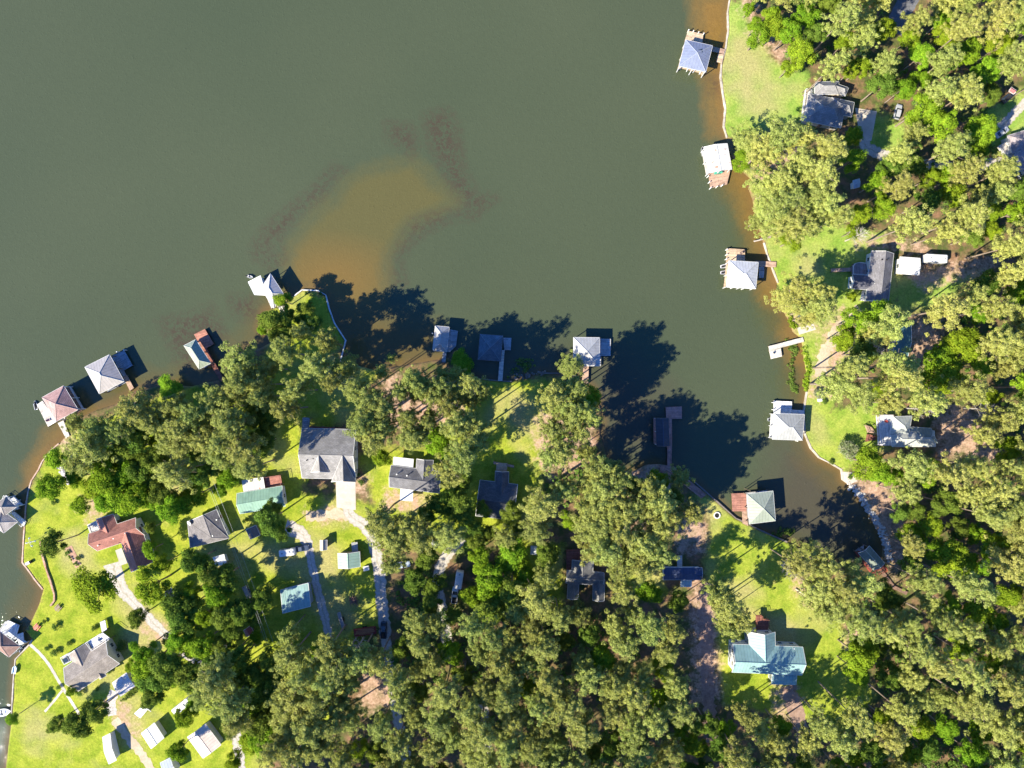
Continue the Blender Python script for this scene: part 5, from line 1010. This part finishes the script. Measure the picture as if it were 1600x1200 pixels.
rf = random.Random(5); cand = []
def blocked(x, y, r_):
    if x < 520 and 440 < y < 1222: return True
    if x < 340: return True
    q = P(x, y)
    for o, a, b, c, d in OPENL:
        if a - 6 < q.x < b + 6 and c - 6 < q.y < d + 6 and psd(o, q.x, q.y) > -r_ * S * 0.72: return True
    return psd(LANDL, q.x, q.y) < r_ * S * 0.35
for tries in range(27000):
    x = rf.uniform(520, 1720); y = rf.uniform(-110, 1320)
    if tries % 12 == 0: x, y = rf.uniform(340, 520), rf.uniform(1265, 1330)
    rr = rf.choice((19, 21, 23, 24, 26, 28, 30))
    k_ = 'p' if rf.random() < (0.66 if x > 1140 else 0.8 if y > 900 else 0.7) else ('b' if rf.random() < (0.75 if x > 1140 else .5) else 'd')
    if not (-20 < x < 1625 and -20 < y < 1225): k_ = 'p'
    if k_ != 'p': rr *= .85
    ok = True
    for tx, ty, tr_, _, _ in taken:
        if (tx - x) ** 2 + (ty - y) ** 2 < ((tr_ + rr) * 0.70) ** 2: ok = False; break
    if ok and not blocked(x, y, rr): taken.append((x, y, rr, k_, False))
# every tree's landmarks, for telling it apart
MARKS = [((1088,82),'the slate blue boathouse roof'),((1120,258),'the rust-patched white boathouse'),((1162,428),'the bright white pyramid roof'),((1230,545),'the white L-shaped dock'),((1232,667),'the light grey metal boathouse'),
 ((1190,792),'the pale sage boathouse'),((1035,675),'the dark navy boathouse'),((918,549),'the grey shore boathouse'),((767,543),'the dark teal boathouse'),((695,530),'the small grey boathouse'),((420,455),'the boathouse with white canopy'),
 ((308,550),'the narrow green boathouse'),((163,585),'the pinkish grey boathouse'),((93,632),'the rose-roofed boathouse'),((10,805),'the taupe double boathouse'),((12,1000),'the brown left-edge boathouse'),((1362,875),'the red-railed creek boathouse'),
 ((1297,165),'the stepped-hip grey house'),((1376,432),'the charcoal house by white trailers'),((1425,675),'the sage house with sun deck'),((1199,1030),'the teal T-shaped house'),((514,708),'the large grey gabled house'),
 ((650,742),'the charcoal cottage'),((780,775),'the dark slate blue house'),((914,900),'the blue grey decked house'),((1068,896),'the navy single-wide home'),((407,778),'the green metal-roofed house'),((325,826),'the dark grey gabled house'),
 ((190,840),'the brick red house'),((142,1028),'the taupe house'),((1590,230),'the mauve right-edge house'),((545,875),'the small green barn'),((462,930),'the green-roofed garage'),((238,1150),'the white metal carport'),((320,1158),'the pinkish workshop'),
 ((1456,406),'the long white travel trailer'),((718,903),'the two-part camper trailer'),((1339,286),'the light blue shed'),((571,985),'the red open trailer'),((1403,13),'the shaded road patch'),((1078,752),'the shore boardwalk'),((834,860),'the small white shed'),
 ((266,927),'the purple brown shed'),((438,1056),'the lower utility pole'),((307,704),'the upper utility pole'),((388,990),'the red-roofed shed'),((290,1098),'the white camper trailer')]
ORD = ['closest', 'second closest', 'third closest', 'fourth closest', 'fifth closest', 'sixth closest', 'seventh closest', 'eighth closest', 'ninth closest', 'tenth closest', 'eleventh closest', 'twelfth closest']
NAMES = dict(p=('pine_tree', 'olive green pine', 'pine tree'), d=('leafy_tree', 'dark green leafy tree', 'leafy tree'), b=('leafy_tree', 'bright yellow-green leafy tree', 'leafy tree'), s=('shrub', 'round green shrub', 'shrub'))
def direction(dx, dy):
    a = math.degrees(math.atan2(-dy, dx)) % 360
    return ['right of', 'above right of', 'above', 'above left of', 'left of', 'below left of', 'below', 'below right of'][int((a + 22.5) // 45) % 8]
inst = [(x, y, r_, k_, m) for x, y, r_, k_, m in taken] + [(x, y, r_, 's', True) for x, y, r_ in S_MAN if r_ > 0]
rows = []
for i, (x, y, r_, k_, m) in enumerate(inst):
    (mx, my), nm = min(MARKS, key=lambda q: (q[0][0] - x) ** 2 + (q[0][1] - y) ** 2); rows.append([i, nm, direction(x - mx, y - my), math.hypot(x - mx, y - my)])
labels = {}
from collections import defaultdict
byk = defaultdict(list)
for i, nm, dr, ds in rows: byk[(inst[i][3], nm, dr)].append((ds, i))
def zone(x, y):
    if y > 880 and x < 1180: return 'the dense woods along the bottom edge' if x > 520 else 'the lower left yard woods'
    if x > 1130: return 'the dense upper right woods' if y < 360 else 'the right edge woods between the houses' if y < 700 else 'the dense lower right woods'
    return 'the shore grove between the cottages'
for (k_, nm, dr), L_ in byk.items():
    L_.sort()
    for j, (ds, i) in enumerate(L_):
        x, y, r_, _, m = inst[i]; base_ = NAMES[k_][1]
        if ds < 260 and j < 12 and (len(L_) > 1): labels[i] = f'{base_} {ORD[j]} {dr} {nm}'
        elif ds < 260 and len(L_) == 1: labels[i] = f'the only {base_} just {dr} {nm}'
        else: labels[i] = f'{base_} standing in {zone(x, y)}'
GROUPS = dict(p='tall olive green pines', d='dark green leafy trees', b='bright yellow-green leafy trees', s='garden shrubs')
pin = sorted([i for i, q in enumerate(inst) if q[3] == 'p'], key=lambda i: (not inst[i][4], not (0 < inst[i][0] < 1600 and 0 < inst[i][1] < 1200), -inst[i][2]))
rest = set(pin[300:]); stuffq = []
SPEC = dict(p=(PINES, 25.0, .80, 4.3 * 1.08), d=(DARKS, 16.0, .68, 4.2 * 1.05), b=(BRIGHTS, 16.0, .68, 4.2 * 1.05), s=(SHRUBS, 2.2, .5, 1.9))
proto = {}
for key, (var, *_r) in SPEC.items():
    proto[key] = []
# first of each variant is built in place, every later one is a copy of it
def place(i, ri):
    x, y, r_, k_, m = inst[i]; var, H0, cf, R0_ = SPEC[k_]
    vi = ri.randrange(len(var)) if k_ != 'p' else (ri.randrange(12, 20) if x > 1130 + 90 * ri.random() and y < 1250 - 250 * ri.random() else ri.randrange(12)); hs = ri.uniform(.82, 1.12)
    if k_ in 'db': hs *= min(1.15, max(.45, r_ / 21))
    if k_ == 'p': hs = max(hs * min(1.1, max(.72, r_ / 22)), 1.08 if m and r_ > 17 and (440 < x < 760 and y < 700 or 840 < x < 1100) else .7)
    if (x, y) == (1325, 702): pass
    while k_ != 's' and hs > .32:      # a crown over the water belongs to a tree rooted on the bank
        q = P(x, y, H0 * hs * cf)
        if psd(LANDL, q.x, q.y) > .8: break
        hs *= .92
    rs = r_ * S * (CAMH - H0 * hs * cf) / CAMH / R0_
    q = P(x, y, H0 * hs * cf)
    return vi, Vector((q.x, q.y, 0)), ri.uniform(0, 6.283), Vector((rs * ri.uniform(.92, 1.08), rs * ri.uniform(.92, 1.08), hs))
ri = random.Random(9); protos = {}
for i in range(len(inst)):
    k_ = inst[i][3]; vi, loc, rz, scl = place(i, ri); var = SPEC[k_][0]
    if k_ == 's': scl.z = max(.6, scl.x)
    if k_ == 'p' and i in rest: stuffq.append((vi, loc, rz, scl)); continue
    if (k_, vi) not in protos:
        e = empty(NAMES[k_][0], (0, 0, 0)); c_ = bpy.data.objects.new('crown' if k_ != 's' else 'foliage', var[vi][0]); t_ = bpy.data.objects.new('trunk' if k_ != 's' else 'stem', var[vi][1])
        for o in (c_, t_): col.objects.link(o); o.parent = e
        protos[(k_, vi)] = (e, c_, t_); e2 = e
    else:
        e, c_, t_ = protos[(k_, vi)]; e2 = e.copy(); col.objects.link(e2)
        for o in (c_, t_): o2 = o.copy(); col.objects.link(o2); o2.parent = e2
    e2.location = loc; e2.rotation_euler = (0, 0, rz); e2.scale = scl; tag(e2, labels[i], NAMES[k_][2], GROUPS[k_])
# pines beyond the 300 largest: one object
if stuffq:
    me = bpy.data.meshes.new('pine_wood'); me.from_pydata([tuple(q[1]) for q in stuffq], [], [])
    for nm, ty, dat in (('vi', 'INT', [q[0] for q in stuffq]), ('rz', 'FLOAT_VECTOR', [c for q in stuffq for c in (0, 0, q[2])]), ('sc', 'FLOAT_VECTOR', [c for q in stuffq for c in q[3]])):
        a = me.attributes.new(nm, ty, 'POINT'); a.data.foreach_set('value' if ty == 'INT' else 'vector', dat)
    ob_ = bpy.data.objects.new('pine_wood', me); col.objects.link(ob_)
    ng = bpy.data.node_groups.new('pine_wood', 'GeometryNodeTree'); ng.interface.new_socket('Geometry', in_out='INPUT', socket_type='NodeSocketGeometry'); ng.interface.new_socket('Geometry', in_out='OUTPUT', socket_type='NodeSocketGeometry')
    N = lambda ty: ng.nodes.new(ty); gi, go, ip, jn = N('NodeGroupInput'), N('NodeGroupOutput'), N('GeometryNodeInstanceOnPoints'), N('GeometryNodeGeometryToInstance')
    for which in range(len(PINES) - 1, -1, -1):
        oi = N('GeometryNodeObjectInfo'); oi.inputs['Object'].default_value = protos[('p', which)][1]; oi.transform_space = 'ORIGINAL'; ng.links.new(oi.outputs['Geometry'], jn.inputs[0])
    ip.inputs['Pick Instance'].default_value = True
    for nm, dt, sk_ in (('vi', 'INT', 'Instance Index'), ('rz', 'FLOAT_VECTOR', 'Rotation'), ('sc', 'FLOAT_VECTOR', 'Scale')):
        na = N('GeometryNodeInputNamedAttribute'); na.data_type = dt; na.inputs[0].default_value = nm; ng.links.new(na.outputs[0], ip.inputs[sk_])
    ng.links.new(gi.outputs[0], ip.inputs['Points']); ng.links.new(jn.outputs[0], ip.inputs['Instance']); ng.links.new(ip.outputs[0], go.inputs[0])
    md = ob_.modifiers.new('instances', 'NODES'); md.node_group = ng
    tag(ob_, 'mass of smaller pine crowns filling the dense woods', 'woods', kind='stuff')
    print('pines', len(pin), 'in stuff', len(stuffq), 'all', len(inst))
# a few bare grey trees
for x, y, h_, lb in ((1452, 640, 15, 'bare grey dead tree among the crowns above right of the sage house'), (557, 1015, 13, 'bare grey branched tree below the red open trailer'), (1372, 548, 13, 'leafless grey tree beside the teal roofed cottage'),
                     (1345, 366, 12, 'leafless pale tree above left of the charcoal house'), (1548, 640, 15, 'bare pale tree near the right edge above the brown clearing'), (1238, 894, 12, 'bare leaning tree at the edge of the creek lawn')):
    r = np.random.default_rng(x); q = P(x, y, h_ * .8); e = empty('bare_tree', (q.x, q.y, 0)); lm = []
    for k in range(26):
        a = k * 2.4; z0 = h_ * (.35 + .6 * k / 26); L_ = 3.6 * (1.1 - .7 * k / 26) * r.uniform(.6, 1.1); b0 = Vector((0, 0, z0)); b1 = Vector((math.cos(a) * L_, math.sin(a) * L_, z0 + L_ * .6)); lm.append((b0, b1))
        for s_ in (-1, 1): mid = b0.lerp(b1, .5); lm.append((mid, mid + Vector((math.cos(a + s_ * .8) * L_ * .45, math.sin(a + s_ * .8) * L_ * .45, L_ * .3))))
    o = bpy.data.objects.new('trunk', trunk_mesh(h_, .26, lm, r)); o.data.materials[0] = plain('bare_wood', (0.46, 0.41, 0.36)); col.objects.link(o); o.parent = e; tag(e, lb, 'bare tree', 'bare trees in the woods')
# the flowering shrub by the cream seawall and the marsh plants
e = empty('flowering_shrub', P(1325, 702, 2)); e.location.z = 0
for nm, me in (('foliage', BLOSSOM[0][0]), ('stem', BLOSSOM[0][1])): o = bpy.data.objects.new(nm, me); col.objects.link(o); o.parent = e
tag(e, 'large pale blossoming shrub beside the cream seawall and sage house', 'shrub')
e2 = e.copy(); col.objects.link(e2); e2.location = P(1276, 615); e2.scale = (.5, .5, .5)
for o in list(e.children): o2 = o.copy(); col.objects.link(o2); o2.parent = e2
tag(e2, 'smaller pale blossoming shrub at the top of the cream seawall', 'shrub')
def patch(name, label, pts, spread, n, rad, mat, z=0.1, leafs=40, size=.26):
    r = np.random.default_rng(len(pts) * 7 + n); c_ = []
    for k in range(n):
        j = r.integers(0, len(pts) - 1); u = r.random(); q = P(pts[j][0] * (1 - u) + pts[j + 1][0] * u + r.normal() * spread, pts[j][1] * (1 - u) + pts[j + 1][1] * u + r.normal() * spread); c_.append((q.x, q.y, z + r.uniform(0, .4)))
    c_ = np.array(c_); rd = np.repeat(r.uniform(*rad, (n, 1)), 3, 1) * [1, 1, .6]
    o = bpy.data.objects.new(name, quads_mesh(name, leaf_quads(c_, rd, leafs, size, r), [mat])); col.objects.link(o); return tag(o, label, name.replace('_', ' '), kind='stuff')
patch('marsh_plants', 'green reeds along the shallows below the L-shaped dock', [(1230,535),(1243,545),(1238,570),(1236,600),(1245,612)], 2.5, 90, (.4, .8), L_WEED, -.5)
patch('marsh_plants', 'bright green plants on the bank right of the dock reeds', [(1256,540),(1262,570),(1262,590),(1256,610)], 2.2, 60, (.4, .8), L_BRIGHT, 0)
patch('marsh_plants', 'sparse green plants in the water at the creek lawn seawall', [(1208,835),(1232,830),(1238,834)], 3.5, 26, (.3, .7), L_WEED, -.5)
patch('marsh_plants', 'green bank plants beside the boat ramp', [(1232,490),(1238,508),(1244,512)], 2, 26, (.4, .7), L_BRIGHT, -.1)
patch('lake_plants', 'pale green plants in the shaded shallows right of the long gangway', [(800,585),(815,570),(828,568)], 5, 34, (.4, .9), L_WEED, -.55)
patch('hedge_row', 'row of low shrubs beside the taupe house and outbuilding', [(192,1093),(205,1082),(222,1070)], 1.5, 34, (.4, .7), L_SHRUB, .2)
patch('flower_bed_plants', 'plants growing in the brick edged flower bed', [(105,862),(121,882)], 1.5, 14, (.3, .5), L_SHRUB, .1)
# undergrowth between the trunks
uc = []; r = np.random.default_rng(77)
for k in range(9000):
    x, y = r.uniform(530, 1640), r.uniform(-40, 1240); q = P(x, y)
    if x < 900 and y < 560: continue
    if math.sin(x * .021 + 1.3) * math.sin(y * .027) + math.sin(x * .011 - y * .013) * .6 + r.normal() * .35 < -.05: continue
    if len(uc) >= 2600: break
    if psd(LANDL, q.x, q.y) < 2.5 or any(a - 3 < q.x < b + 3 and c - 3 < q.y < d + 3 and psd(o, q.x, q.y) > -3 for o, a, b, c, d in OPENL): continue
    uc.append((q.x, q.y, r.uniform(.2, 1.2)))
uc = np.array(uc[:2600]); ur = np.repeat(r.uniform(.6, 1.5, (len(uc), 1)), 3, 1) * [1, 1, .7]
o = bpy.data.objects.new('undergrowth', quads_mesh('undergrowth', leaf_quads(uc, ur, 42, .5, r), [L_SHRUB])); col.objects.link(o)
tag(o, 'green undergrowth between the trunks of the woods', 'undergrowth', kind='stuff')
